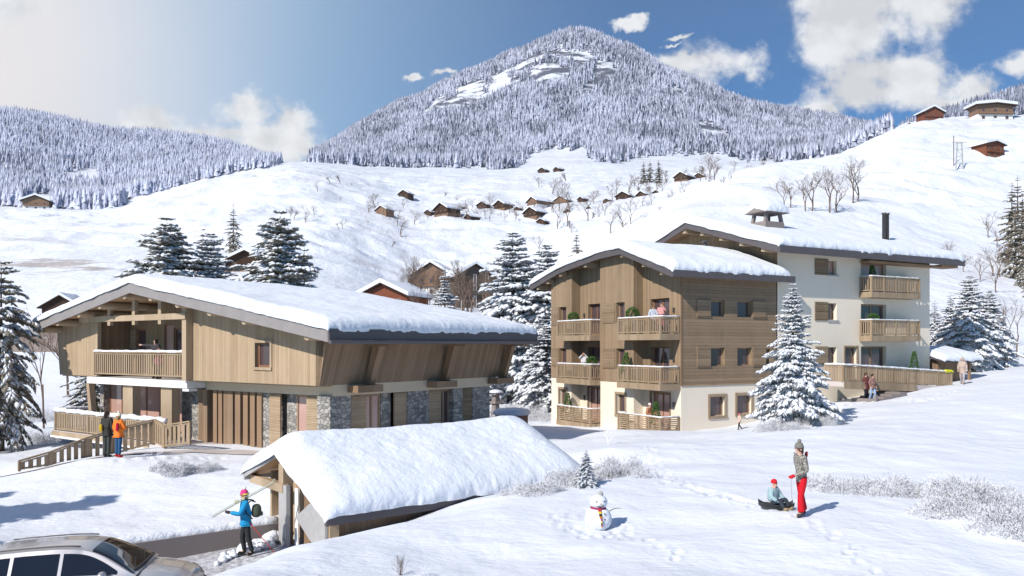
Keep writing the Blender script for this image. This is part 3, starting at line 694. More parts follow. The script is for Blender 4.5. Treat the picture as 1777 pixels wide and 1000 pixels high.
bare('bigbare', 'bare tree close to the right of the grey chalet', 858, 200, 12, None, 3.0, .5)
bare('bigbare', 'low bare tree behind the right end of the chalet roof', 590, 110, 6, None, 3.0, 1.2)
bare('bigbare2', 'bare bushy tree at the far right behind the spruces', 1765, 75, 6.5, None, 2.2, 1.2)
bare('bigbare', 'bare bushy tree between the right spruces and the frame edge', 1748, 80, 6.0, None, .9, 1.2)
far = [(696,350,11),(770,440,7),(812,420,9),(830,430,9),(850,420,8),(875,430,8),(895,440,9),(700,470,8),(1020,380,15),(985,380,15),(968,385,14),(970,470,16),(985,480,15),(1070,520,15),(1092,520,17),(1107,520,14),(1130,500,12),(1150,500,12),(1182,560,13),(1215,470,12),(1240,450,18),(1232,460,17),
       (1188,420,12),(1165,430,10),(1115,440,9),(1130,430,9),(1080,280,11),(1095,270,10),(1060,290,10),(1360,210,8.5),(1372,212,9),(1398,205,11),(1410,206,12),(1440,205,13),(1452,208,12),(1480,230,14),(1488,232,13),(1643,150,6),(1672,150,4),(1700,140,5),(1722,150,6),(1735,150,7),(1728,130,6),
       (505,330,7),(530,330,8),(545,340,6),(1270,330,7),(1255,330,6),(960,600,16),(975,620,15),(1225,480,10),(1040,420,10),(1050,400,9),(935,330,9),(1730,190,7),(1715,200,7),(640,400,6),(655,405,6)]
gfar = 'bare trees dotted over the valley and slopes'
def where(px, Y):
    if px < 620: return 'leafless tree in the field above the chalet roof, left side of the valley'
    if px > 1600: return 'leafless tree near the edge of the dark firs on the right slope'
    if px > 1340: return 'leafless tree in the row crossing the right snow slope'
    if Y < 360 and px > 1000: return 'leafless tree in the gully just above the wood-clad block roof'
    if px < 920: return 'leafless tree among the brown chalets left of the valley centre'
    if Y > 520: return 'leafless tree near the foot of the mountain forest'
    return 'leafless tree scattered on the bright slope right of the chalets'
for i, (px, Y, h) in enumerate(far): bare(('farbare', 'farbare2')[i % 2], where(px, Y), px, Y, h, gfar+' ('+('left','right')[px > 1340]+' side)', i*1.3, 1.15)
# ---- frosted bushes
def bush_mesh(rx, ry, h, seed, n=900):
    rs = np.random.RandomState(seed); a = rs.uniform(0, 6.28, n); rr = np.sqrt(rs.rand(n))*(1+.25*np.sin(a*3+seed)); bx = rx*rr*np.cos(a); by = ry*rr*np.sin(a)
    hh = .70*h*np.sqrt(np.clip(1-(rr/1.25)**2*.97, .01, 1))*np.clip(.8+1.9*fbm(bx*2.2, by*2.2, 3, seed), .15, 1.3); P = []; D = []; L = []; W = []
    for k in range(9):
        z = hh*(rs.uniform(0, .95, n) if k else 0*hh); d = np.stack([np.cos(a)*.4*rr+rs.normal(0, .45, n), np.sin(a)*.4*rr+rs.normal(0, .45, n), rs.uniform(.25, 1, n)], 1)
        d /= np.linalg.norm(d, axis=1, keepdims=True); l = h*rs.uniform(.07, .24, n)
        P.append(np.stack([bx+rs.normal(0, .05, n), by+rs.normal(0, .05, n), z-.05], 1)); D.append(d); L.append(l); W.append(np.full(n, .0042)*rs.uniform(.7, 1.6, n))
    P = np.concatenate(P); D = np.concatenate(D); L = np.concatenate(L); W = np.concatenate(W); return spindles(P, D, L, W, W)
gb = gc = 'x'
def bush(label, px, Y, rx, ry, h, seed, group='frosted bushes', n=900, loc=None):
    x, y, z = loc or at(px, Y); V_, F2 = bush_mesh(rx, ry, h, seed, int(n*(.48 if group == gb or group == gc else .7)))
    V_ = V_.copy(); V_[:, 2] += ground(V_[:, 0]+x, V_[:, 1]+y)-z
    me = np_mesh('frosted_bush', V_, F2); o = link('frosted_bush', me, 'frost'); me.materials.append(MT['twigd']); mi = np.repeat((np.random.RandomState(seed).rand(len(F2)//8) < .13).astype(np.int32), 8); me.polygons.foreach_set('material_index', mi); o.location = (x, y, z); return tag(o, label, 'bush', group)
gb = 'frosted bushes on the snow slope right of the woman'
bush('low frosted bush directly right of the woman in red trousers', 1462, 22, 1.1, .8, .75, 1, gb, 1400)
bush('frosted bush in the middle of the row right of the woman', 1556, 21.5, 1.1, .8, .8, 2, gb, 1400)
bush('wide frosted bush at the right end of the row', 1690, 20.5, 1.25, .9, .95, 3, gb, 1900)
bush('lowest frosted bush of the right-hand cluster', 1650, 18.8, .8, .6, .6, 4, gb, 1100)
bush('frosted bush cut by the right edge of the picture', 1770, 17.6, .9, .8, .8, 5, gb, 1300)
gc = 'frosted bushes around the far end of the garage'
bush('frosted bush against the low eave of the garage', 925, 22.3, .85, .5, .5, 6, gc, 1200)
bush('frosted bush covering the far corner of the garage roof', 985, 23.6, .8, .6, .65, 7, gc, 1200)
bush('tall frosted bush behind the little snowy conifer', 1055, 25.5, .85, .7, 1.2, 8, gc, 1500)
bush('sparse frosted tuft right of the little snowy conifer', 1115, 24.5, .45, .4, .5, 9, gc, 300)
gd = 'frosted bushes at the foot of the lone fir'
bush('frosted bush at the left foot of the lone fir', 1352, 36, 1.1, .7, .7, 10, gd, 1200)
bush('frosted bush at the right foot of the lone fir', 1405, 37, 1.2, .7, .9, 11, gd, 1200)
ge = 'frosted bushes before the chalet entrance'
bush('round frosted bush left of the chalet entrance path', 300, 29, .75, .5, .8, 12, ge, 900)
bush('small frosted bush right of the round one at the chalet', 354, 29.5, .5, .4, .55, 13, ge, 600)
bush('frosted thicket below the chalet terrace', 110, 46, 2.6, 1.2, 1.2, 14, ge, 1200)
bush('frosted scrub at the foot of the dark pine', 60, 55, 3.4, 1.2, 1.2, 15, ge, 1300)
bush('frosted thicket behind the round tub', 905, 60, 2.4, 1.4, 1.6, 17, None, 1200)
for i, (px, Y, h, lb) in enumerate([(260,29.5,1.0,'small frosted leafless shrub left of the chalet entrance path'),(1612,20.5,1.0,'small frosted sapling between the two right bush groups'),(1050,27,1.1,'frosted sapling above the little snowy conifer'),(1055,33,1.3,'pale frosted shrub at the near edge of the shaded hollow')]):
    bare('ftree', lb, px, Y, h, None, i, 1.1, 'frosted_shrub', 'shrub')
bare('shrub', 'leafless brown shrub at the bottom edge of the picture', 695, 14.3, .50, None, .5, .85, 'bare_shrub', 'shrub')
bare('fshrub', 'frosted shrub right of the brown one at the bottom edge', 735, 14.2, .30, None, 1.5, 1.1, 'frosted_shrub', 'shrub')
place('slim', 'little snow-bent conifer at the far end of the garage', 1017, 22.9, 779, None, 1.35, 2.4, name='small_conifer')
bare('shrub', 'dark low twigs at the bottom edge below the garage', 556, 13.4, .12, None, .5, 1.6, 'bare_shrub', 'shrub')

for i, (px, Y) in enumerate([(640,395),(676,392),(650,405),(690,380),(720,400),(742,425),(790,420),(798,432),(825,436),(842,440),(852,450),(884,455),(908,450),(945,460),(958,470),(950,490),(990,500),(1030,500),(1045,480),(1062,485),(1097,495),(1125,492),(1140,480),(960,455),(812,450),(780,450),(835,470),(850,475),(820,480)]):
    bare(('farbare', 'farbare2')[i % 2], 'bare bushy tree close among the hamlet chalets', px, Y, 5.5+(i*7 % 5), 'bare trees among the hamlet chalets', i*1.7, 1.5)
for i, (px, Y, h) in enumerate([(700,190,13),(716,196,15),(768,200,14),(745,186,13),(790,200,17),(846,215,14),(838,195,12),(730,180,14),(812,190,14),(757,192,12),(801,186,13),(690,120,4.5),(720,118,5),(850,120,6),(780,110,4),(830,112,6),(815,100,4.5),(855,105,5),(600,105,4),(580,108,4)]):
    bare(('tangle', 'bigbare2')[i % 2], 'bare brown tree in the tangle round the houses behind the chalet roof', px, Y, h, 'tangle of bare trees behind the chalet roof', i*1.3, 1.1)
x, y = -20.4, 17.6; spruce('mid', 'tall spruce beyond the left edge whose shadow falls across the snow field', (x, y, G0(x, y)-.2), 8.6, None, 0, 1.1)
x, y = -23.0, 19.0; spruce('mid', 'second spruce beyond the left edge shading the snow field', (x, y, G0(x, y)-.2), 7.6, None, 0, 1.1)

rb = random.Random(44); gx = 'low bushy trees scattered over the far slopes'
LB = {0: 'low leafless bush scattered on the valley floor left of the hamlet', 1: 'low leafless bush on the valley slope between hamlet and mountain forest', 2: 'low leafless bush along the gully left of the cream block roof'}
for i in range(66):
    k = (0, 1, 1, 1, 2)[i % 5]
    px, Y = ((rb.uniform(500, 720), rb.uniform(300, 560)), (rb.uniform(760, 1330), rb.uniform(480, 820)), (rb.uniform(985, 1150), rb.uniform(205, 420)))[k]
    if i % 3 == 0 and k == 1: Y = rb.uniform(420, 500)
    bare(('farbare', 'farbare2', 'tangle')[i % 3], LB[k], px, Y, rb.uniform(3, 7)*(Y/450), gx+(' (left)', ' (middle)', ' (gully)')[k], i*1.9, rb.uniform(1.3, 2.2))

for i, (px, Y, h) in enumerate([(708,205,16),(722,185,13),(778,195,15),(795,188,13),(735,200,14),(852,205,15),(870,210,12),(820,180,12),(762,178,11),(690,185,10)]):
    bare('tangle', 'tall russet bare tree rising in the tangle round the houses behind the chalet roof', px, Y, h, 'tall russet trees behind the chalet roof', i*2.1, .95)
# ---------------------------------------------------------------- buildings
class Fr:   # plan frame of a building: +x recedes along the eave side, +y runs left along the gable front
    def __init__(s, P, dx, dy): s.P = P; n = math.hypot(dx, dy); s.c = dx/n; s.s = dy/n; s.a = math.atan2(dy, dx)
    def w(s, x, y): return (s.P[0]+s.c*x-s.s*y, s.P[1]+s.s*x+s.c*y)
    def front(s, px, py=600, x0=0):
        k = (px-CX)/F_; bx, by = s.w(x0, 0); y = (bx-k*by)/(k*s.c+s.s); return y, ZC+(HY-py)*(by+s.c*y)/F_
    def side(s, px, py=600, y0=0):
        k = (px-CX)/F_; bx, by = s.w(0, y0); x = (k*by-bx)/(s.c-k*s.s); return x, ZC+(HY-py)*(by+s.s*x)/F_
def settle(root, zb):
    seen = set()
    def rec(o):
        for c in o.children:
            if c.type == 'MESH' and c.data.name not in seen: seen.add(c.data.name); c.data.transform(Matrix.Translation((0, 0, -zb)))
            rec(c)
    rec(root); root.location.z = zb
def FM(c): return lambda a, z, d: (c+d, a, z)
def SM(c): return lambda a, z, d: (a, c+d, z)
def prof_z(prof):
    ys = [p[0] for p in prof]; zs = [p[1] for p in prof]
    return lambda y: float(np.interp(y, ys, zs))
def wall(parent, name, mat, mp, a0, a1, z0, z1, holes=(), rev=.3, brk=(), th=.0):
    top = z1 if callable(z1) else (lambda a: z1)
    us = sorted({a0, a1, *[h[0] for h in holes], *[h[1] for h in holes], *[b for b in brk if a0 < b < a1]})
    zz = sorted({z0, 1e3, *[h[2] for h in holes], *[h[3] for h in holes]}); m = MB()
    for u0, u1 in zip(us[:-1], us[1:]):
        for q0, q1 in zip(zz[:-1], zz[1:]):
            if any(h[0] <= u0+1e-6 and h[1] >= u1-1e-6 and h[2] <= q0+1e-6 and h[3] >= q1-1e-6 for h in holes): continue
            t0, t1 = min(q1, top(u0)), min(q1, top(u1))
            if t0 <= q0 and t1 <= q0: continue
            m.add([mp(u0, q0, 0), mp(u1, q0, 0), mp(u1, max(t1, q0), 0), mp(u0, max(t0, q0), 0)], [(0, 1, 2, 3)])
    for (u0, u1, q0, q1) in [h[:4] for h in holes]:
        q1a, q1b = min(q1, top(u0)), min(q1, top(u1))
        m.add([mp(u0,q0,0),mp(u0,q1a,0),mp(u0,q1a,rev),mp(u0,q0,rev),mp(u1,q0,0),mp(u1,q1b,0),mp(u1,q1b,rev),mp(u1,q0,rev)], [(0,1,2,3),(4,5,6,7),(0,3,7,4),(1,2,6,5)])
    return m.build(name, mat, parent)
def mbox(m, mp, a0, a1, z0, z1, d0, d1):
    m.hexa([mp(a0,z0,d0),mp(a1,z0,d0),mp(a1,z0,d1),mp(a0,z0,d1)], [mp(a0,z1,d0),mp(a1,z1,d0),mp(a1,z1,d1),mp(a0,z1,d1)]); return m
def window(parent, mp, a0, a1, z0, z1, d, fw=.07, mull=1, fm_='frame', gm='glass', trans=0, name='window', curtain=False):
    m = MB()
    mbox(m, mp, a0, a1, z0, z0+fw, d-.06, d+.02); mbox(m, mp, a0, a1, z1-fw, z1, d-.06, d+.02)
    mbox(m, mp, a0, a0+fw, z0+fw, z1-fw, d-.06, d+.02); mbox(m, mp, a1-fw, a1, z0+fw, z1-fw, d-.06, d+.02)
    for i in range(1, mull):
        a = a0+(a1-a0)*i/mull; mbox(m, mp, a-fw*.6, a+fw*.6, z0+fw, z1-fw, d-.055, d+.02)
    for i in range(trans):
        z = z0+(z1-z0)*.72; mbox(m, mp, a0+fw, a1-fw, z-fw*.4, z+fw*.4, d-.05, d+.02)
    w_ = m.build(name, fm_, parent)
    mbox(MB(), mp, a0+fw*.5, a1-fw*.5, z0+fw*.5, z1-fw*.5, d-.02, d+.01).build('pane', gm, w_)
    return w_
def casing(parent, mp, a0, a1, z0, z1, fw, mat, out=.04):
    m = MB(); mbox(m, mp, a0-fw, a1+fw, z1, z1+fw, -out, .06); mbox(m, mp, a0-fw, a1+fw, z0-fw, z0, -out-.03, .06)
    mbox(m, mp, a0-fw, a0, z0, z1, -out, .06); mbox(m, mp, a1, a1+fw, z0, z1, -out, .06); return m.build('window_casing', mat, parent)
def shutter(parent, mp, a0, a1, z0, z1, mat, out=.06):
    m = MB(); mbox(m, mp, a0+.03, a1-.03, z0, z1, -out, -.005)
    for z in (z0+.06, (z0+z1)/2, z1-.12): mbox(m, mp, a0+.03, a1-.03, z, z+.06, -out-.02, -out+.002)
    return m.build('shutter', mat, parent)
def strips(parent, name, mat, x0, x1, prof, t0, t1):
    """band of the roof between depths t0 and t1 below the profile"""
    m = MB()
    for (ya, za), (yb, zb) in zip(prof[:-1], prof[1:]):
        m.hexa([(x0,ya,za-t1),(x1,ya,za-t1),(x1,yb,zb-t1),(x0,yb,zb-t1)], [(x0,ya,za-t0),(x1,ya,za-t0),(x1,yb,zb-t0),(x0,yb,zb-t0)])
    return m.build(name, mat, parent)
def roof_snow(parent, x0, x1, prof, T, seed=0, edge=.45, over=.07, sag=.14, nx=150, ns=110, name='roof_snow', lump=.05):
    ys = np.array([p[0] for p in prof]); zs = np.array([p[1] for p in prof]); seg = np.hypot(np.diff(ys), np.diff(zs)); cum = np.r_[0, np.cumsum(seg)]; Ls = cum[-1]; Lx = x1-x0
    def samp(Ltot, n):   # finer steps near both edges
        e = edge*1.05; k = 10; inner = np.linspace(e, Ltot-e, n-2*k); ed = e*(1-np.cos(np.linspace(0, math.pi/2, k+1)[:-1])); return np.r_[ed, inner, (Ltot-ed)[::-1]]
    s = samp(Ls, ns); x = samp(Lx, nx); Sg, Xg = np.meshgrid(s, x)
    Yb = np.interp(Sg, cum, ys)
    zz = np.interp(s, cum, zs)
    fine = np.linspace(0, Ls, 400); zf = np.interp(fine, cum, zs); kk = np.ones(31)/31; zf2 = np.convolve(np.pad(zf, 15, mode='reflect', reflect_type='odd'), kk, mode='valid'); zs_s = np.interp(s, fine, zf2)
    Zb = np.broadcast_to(zz, Sg.shape)
    d1 = np.minimum(Sg, Ls-Sg); d2 = np.minimum(Xg, Lx-Xg)
    f = lambda d: np.sqrt(np.clip(1-(1-np.clip(d/edge, 0, 1))**2, 0, 1))
    h = T*f(d1)*f(d2); big = fbm(Xg*.5+seed, Sg*.5, 4, seed)*.11+fbm(Xg*2.2, Sg*2.2, 3, seed+5)*lump
    h = h*(1+.5*fbm(Xg*.35, Sg*.35, 2, seed+9))+big*f(d1)*f(d2)
    Z = Zb+h+(zs_s-zz)[None, :]*.0
    # ragged outline, sagging at the eaves
    wv = fbm(Xg*1.3, Sg*0+3, 3, seed+2); e1 = 1-np.clip(d1/(edge*.8), 0, 1); e2 = 1-np.clip(d2/(edge*.8), 0, 1)
    crumb = fbm(Xg*5, h*7+Sg, 3, seed+7)*.20*e1
    wv2 = fbm(Sg*1.3, Xg*0+7, 3, seed+12)
    sg_ = np.where(Sg < Ls/2, -1, 1); Yo = Yb+sg_*e1**1.5*0+sg_*e1*(over+.10*wv)+sg_*crumb*.5; Xo = Xg+x0+np.where(Xg < Lx/2, -1, 1)*e2*(over+.10*wv2)
    bulge = np.sin(np.clip(h/np.maximum(T, .01), 0, 1)*math.pi)*.07
    Yo = Yo+sg_*bulge*e1; Xo = Xo+np.where(Xg < Lx/2, -1, 1)*bulge*e2
    Z = Z-(sag*(.55+1.6*wv))*np.clip(1-d1/.10, 0, 1)-.06*np.clip(1-d2/.10, 0, 1)*(1+2*wv2)
    V_ = np.stack([Xo, Yo, Z], -1).reshape(-1, 3); a, b = Sg.shape; i = np.arange((a-1)*b).reshape(a-1, b)[:, :-1].ravel(); Fq = np.stack([i, i+b, i+b+1, i+1], -1)
    # close it underneath
    n0 = len(V_); U2 = V_.copy().reshape(a, b, 3); U2[..., 2] = np.minimum(U2[..., 2], Zb)-.01
    ring = [(0, j) for j in range(b)]+[(r, b-1) for r in range(1, a)]+[(a-1, j) for j in range(b-2, -1, -1)]+[(r, 0) for r in range(a-2, 0, -1)]
    return link(name, np_mesh(name, V_, Fq), 'snow', parent, True)
def railing(parent, pts, z0, z1, style='v', gap=.13, post=1.3, zs=None, mat='rail', snow_h=.05, slat=.06, name='railing', bottom=.1):
    """pts: plan points; z0/z1 may be lists per point"""
    if not isinstance(z0, (list, tuple)): z0 = [z0]*len(pts)
    if not isinstance(z1, (list, tuple)): z1 = [z1]*len(pts)
    m = MB(); sn = MB(); rnd = random.Random(len(pts)*7+int(pts[0][0]*10))
    for i in range(len(pts)-1):
        a = Vector((*pts[i], 0)); b = Vector((*pts[i+1], 0)); Lg = (b-a).length; d = (b-a)/Lg
        zb = lambda t: z0[i]+(z0[i+1]-z0[i])*t; zt = lambda t: z1[i]+(z1[i+1]-z1[i])*t
        P = lambda t, z: (a.x+(b.x-a.x)*t, a.y+(b.y-a.y)*t, z)
        m.bar(P(0, zt(0)-.03), P(1, zt(1)-.03), .11, .06); m.bar(P(0, zb(0)+bottom), P(1, zb(1)+bottom), .06, .07)
        np_ = max(1, round(Lg/post))
        for k in range(np_+1):
            t = k/np_; t = min(max(t, .03/Lg), 1-.03/Lg); m.bar(P(t, zb(t)), P(t, zt(t)-.06), .09, .09, d)
        if style == 'v':
            n = int(Lg/gap)
            for k in range(n):
                t = (k+.5)/n; m.bar(P(t, zb(t)+bottom-.05), P(t, zt(t)-.10), slat, .025, d.cross(Vector((0, 0, 1))))
            m.bar(P(0, zt(0)-.12), P(1, zt(1)-.12), .05, .05)
        else:
            hh = z1[i]-z0[i]; n = 7
            for k in range(n):
                z = .06+(hh-.16)*(k+.5)/n; wdt = .085 if k % 2 else .06
                j0, j1 = (0, 1)
                m.bar(P(j0, zb(0)+z), P(j1, zb(1)+z), .025, wdt)
        if snow_h:
            n = max(2, int(Lg/.22)); pp = [P(k/n, zt(k/n)+snow_h*.35+rnd.uniform(-.3, .3)*snow_h) for k in range(n+1)]
            sn.tube(pp, [snow_h*rnd.uniform(.8, 1.25)+.012 for _ in pp], 7)
    r = m.build(name, mat, parent)
    if snow_h: sn.build('rail_snow', 'snow2', r, True)
    return r
def potted(label, loc, h=.8, ball=False, group='potted evergreens on the balconies', seed=0, stand=0):
    o = thing('potted_shrub', label, 'potted plant', (loc[0], loc[1], loc[2]+stand), seed, group)
    if stand: MB().lathe((0, 0, -stand), [(.16, 0), (.15, .03), (.05, .06), (.05, stand-.05), (.15, stand)], 14).build('plant_stand', 'metald', o)
    MB().lathe((0, 0, 0), [(.13, 0), (.17, .26), (.19, .28), (.16, .28), (.15, .25)], 14).build('pot', 'pot', o)
    rs = np.random.RandomState(seed+3); n = 500; a = rs.uniform(0, 6.28, n); v = rs.rand(n)
    if ball: ph = np.arccos(1-2*v); R = h*.32*rs.uniform(.75, 1.05, n); P = np.stack([R*np.sin(ph)*np.cos(a), R*np.sin(ph)*np.sin(a), .3+h*.35+R*np.cos(ph)], 1); D = P-np.array([0, 0, .3+h*.35])
    else: R = .27*(1-v)**.8*rs.uniform(.7, 1.1, n)+.02; P = np.stack([R*np.cos(a), R*np.sin(a), .28+v*(h-.2)], 1); D = np.stack([np.cos(a), np.sin(a), .9+0*a], 1)
    D = D/np.linalg.norm(D, axis=1, keepdims=True); L = np.full(n, .11); W = np.full(n, .025); V_, F2 = spindles(P, D, L, W, W)
    link('leaves', np_mesh('leaves', V_, F2), 'box', o); return o
def lamp(parent, mp, a, z):
    m = MB(); mbox(m, mp, a-.05, a+.05, z-.14, z+.14, -.1, 0); return m.build('wall_lamp', 'metald', parent)
# ================= big chalet on the left
L_ = Fr((-7.69, 32.2), .586, .810)
ch = thing('chalet', 'big timber chalet with stone ground floor and snow-covered gable roof, left of the picture', 'chalet', (L_.P[0], L_.P[1], 0), L_.a)
XF = -1.2
prof = [(-1.9, 6.65), (12.03, 9.02), (21.9, 7.27)]; pz = prof_z(prof)
yf = lambda px, x0: L_.front(px, 600, x0)[0]
xs = lambda px, y0: L_.side(px, 600, y0)[0]
XE = 12.6
rf = strips(ch, 'roof', 'soffit', XF+.05, XE-.05, [(-1.8, pz(-1.8)), (12.03, 9.02), (21.8, pz(21.8))], .06, .30)
strips(rf, 'fascia', 'fascia', XF-.02, XF+.05, prof, .03, .52)
strips(rf, 'fascia', 'fascia', XE-.05, XE+.02, prof, .03, .52)
m = MB().box(XF-.02, XE+.02, -1.98, -1.86, 6.12, 6.64); m.build('eave_board', 'fasciad', rf)
MB().tube([(XF-.05, -2.05, 6.14), (XE+.05, -2.05, 6.14)], .075, 8).build('gutter', 'fasciad', rf)
MB().box(XF-.02, XE+.02, 21.82, 21.94, 6.80, 7.22).build('eave_board', 'fasciad', rf)
roof_snow(rf, XF-.03, XE+.05, prof, .44, seed=3, nx=190, ns=230)
under = lambda y: pz(y)-.30
LD = 1.9   # loggia depth
y_l, y_r = 17.68, 9.02
# upper front wall with window, and left panel
wall(ch, 'front_wall', 'wv', FM(0), -.0, y_r, 4.39, lambda a: under(a), [(3.08, 4.08, 5.08, 6.12)], .22, [12.03])
m = MB().hexa([(0, 0, 4.39), (.02, 0, 4.39), (.02, .01, 4.39), (0, .01, 4.39)], [(0, -.34, 6.0), (.02, -.34, 6.0), (.02, .01, 6.45), (0, .01, 6.45)]); m.build('corner_board', 'wv', ch)
window(ch, FM(0), 3.08, 4.08, 5.08, 6.12, .2, .09, 1, 'door', 'glass'); casing(ch, FM(0), 3.08, 4.08, 5.08, 6.12, .12, 'beam')
MB().hexa([(0, y_l, 4.39), (.15, y_l, 4.39), (.15, 21.5, 4.39), (0, 21.5, 4.39)], [(0, y_l, under(y_l)), (.15, y_l, under(y_l)), (.15, 21.85, under(21.85)), (0, 21.85, under(21.85))]).build('front_wall', 'wv', ch)
MB().box(0, .2, 17.40, 17.68, 4.39, under(17.5)).build('corner_post', 'beam', ch)
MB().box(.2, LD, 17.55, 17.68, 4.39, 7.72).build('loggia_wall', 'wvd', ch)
MB().box(.02, LD, 8.92, 9.02, 4.39, 8.1).build('loggia_wall', 'wv', ch)
MB().box(-.35, .02, 8.72, 9.06, 4.38, under(8.9)).build('loggia_post', 'beam', ch)
# loggia back wall
bd = [(yf(318, LD), yf(302, LD)), (yf(253, LD), yf(237, LD))]
wall(ch, 'loggia_back_wall', 'wvm', FM(LD), 9.02, 17.6, 4.39, lambda a: under(a), [(b0, b1, 4.45, 6.9) for b0, b1 in bd]+[(yf(300, LD), yf(285, LD), 4.45, 7.1)], .15, [12.03])
for b0, b1 in bd: window(ch, FM(LD), b0, b1, 4.45, 6.9, .12, .09, 1, 'door', 'glass', name='glass_door')
window(ch, FM(LD), yf(300, LD), yf(285, LD), 4.45, 7.1, .12, .05, 1, 'door', 'glassp', name='glass_door')
shutter(ch, FM(LD), yf(237, LD), yf(225, LD), 4.5, 6.9, 'wsh')
# tie beam, king posts, purlins
m = MB().box(-.42, -.20, 8.7, 18.5, 7.22, 7.50)
m.build('tie_beam', 'beam', ch)
for px in (192, 234.7, 280): y = yf(px, -.3); MB().box(-.40, -.22, y-.13, y+.13, 7.02, under(y)).build('king_post', 'beam', ch)
for px in (70, 100, 137, 173, 216, 261.5, 308, 364, 424, 533):
    y = yf(px, -1.1); z = under(y)-.19; MB().tube([(-1.12, y, z), (LD if 9 < y < 17.7 else .3, y, z)], .19, 14).build('purlin', 'beam', ch, False)
# loggia floor slab and railing
MB().box(-.18, LD, y_r-.1, 18.15, 4.02, 4.36).build('balcony_slab', 'white', ch)
MB().box(-.14, .3, 8.85, 9.35, 3.88, 4.0).build('slab_edge', 'white', ch)
railing(ch, [(-.1, 17.5), (-.1, 9.1)], 4.46, 5.70, 'v', .2, 9, slat=.115, snow_h=.055, mat='rail')
# right-hand leaning side wall of the upper floor
SB, ST = 4.39, 6.1
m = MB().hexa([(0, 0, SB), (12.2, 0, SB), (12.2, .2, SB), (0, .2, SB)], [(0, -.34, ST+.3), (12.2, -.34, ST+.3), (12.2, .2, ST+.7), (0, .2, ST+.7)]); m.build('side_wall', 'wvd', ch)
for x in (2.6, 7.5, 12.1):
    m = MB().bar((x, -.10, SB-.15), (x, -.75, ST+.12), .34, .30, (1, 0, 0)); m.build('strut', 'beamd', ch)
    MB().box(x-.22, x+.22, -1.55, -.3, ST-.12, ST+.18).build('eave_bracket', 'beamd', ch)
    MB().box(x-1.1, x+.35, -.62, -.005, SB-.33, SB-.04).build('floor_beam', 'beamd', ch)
MB().box(.78, 11.35, .02, .35, 3.93, SB-.003).build('floor_band', 'cream2', ch)
MB().box(.78, 1.05, .35, 8.86, 3.93, SB-.003).build('floor_band', 'cream2', ch)
MB().box(0.2, .78, .2, 8.8, SB-.06, SB-.004).build('overhang_soffit', 'beam', ch)
# upper floor rear / far walls so the house is closed
MB().box(.2, 12.1, 21.3, 21.5, 4.39, 7.0).build('rear_wall', 'wv', ch); MB().box(2.1, 11.2, 20.2, 20.3, .6, 4.3).build('rear_wall', 'stone', ch)
MB().box(11.9, 12.15, .3, 21.3, 4.4, 6.6).build('gable_wall', 'wv', ch)
MB().box(11.1, 11.3, .3, 20.2, .6, 4.38).build('gable_wall', 'stone', ch)
MB().box(.1, 12.0, 17.7, 21.4, 4.33, 4.385).build('overhang_soffit', 'beam', ch)
# ground floor, side facing the garage
GB = 1.0
def stone_p(x0, x1, y0, y1, z0=GB, z1=3.93): return MB().box(x0, x1, y0, y1, z0, z1).build('stone_pillar', 'stone', ch)
SY = .10
stone_p(xs(573, SY)-.0, xs(609, SY), SY, .9); stone_p(xs(668, SY), xs(685, SY), SY+.25, .9); stone_p(xs(585+122, SY), xs(744, SY), SY, .9)
stone_p(xs(787, SY), xs(803, SY), SY, .9); stone_p(xs(820, SY), 11.3, SY, .9)
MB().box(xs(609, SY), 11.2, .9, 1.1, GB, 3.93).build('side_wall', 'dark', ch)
for a, b in ((609, 637), (685, 707), (744, 767), (803, 820)): shutter(ch, SM(.22), xs(a, SY), xs(b, SY), GB+.1, 3.9, 'wsh' if a != 803 else 'wshd', .1)
for a, b, g_ in ((637, 668, 'glassp'), (767, 787, 'glass')):
    window(ch, SM(.45), xs(a, SY), xs(b, SY), GB+.1, 3.9, 0, .1, 2, 'frame', g_)
# ground floor, front right
FX_ = .95
stone_p(FX_, 2.2, .38, yf(558, FX_)); stone_p(FX_, 1.8, yf(470, FX_), yf(456.5, FX_)); stone_p(FX_+.25, 1.8, yf(507, FX_), yf(490, FX_))
shutter(ch, FM(FX_), yf(490, FX_), yf(470, FX_), 1.5, 3.9, 'wsh', .1); shutter(ch, FM(FX_), yf(557, FX_), yf(534, FX_), 1.5, 3.9, 'wsh', .1)
window(ch, FM(FX_+.3), yf(533, FX_), yf(507, FX_), 1.5, 3.9, 0, .1, 1, 'frame', 'glassp')
MB().box(1.5, 1.7, yf(558, FX_), yf(456.5, FX_)-.3, GB, 3.93).build('front_wall', 'stone', ch)
# entrance with upright timber fins
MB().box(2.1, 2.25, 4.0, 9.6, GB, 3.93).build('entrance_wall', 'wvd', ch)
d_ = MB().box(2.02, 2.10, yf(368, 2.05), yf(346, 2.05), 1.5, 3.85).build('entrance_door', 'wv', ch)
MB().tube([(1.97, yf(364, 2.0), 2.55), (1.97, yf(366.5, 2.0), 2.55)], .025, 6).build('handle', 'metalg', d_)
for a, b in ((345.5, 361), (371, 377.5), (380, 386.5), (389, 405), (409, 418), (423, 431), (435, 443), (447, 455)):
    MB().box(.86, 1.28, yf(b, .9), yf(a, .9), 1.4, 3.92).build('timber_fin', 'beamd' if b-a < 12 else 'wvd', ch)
MB().box(-.9, 2.1, 4.3, 9.0, 1.1, 1.42).build('entrance_slab', 'paving', ch)
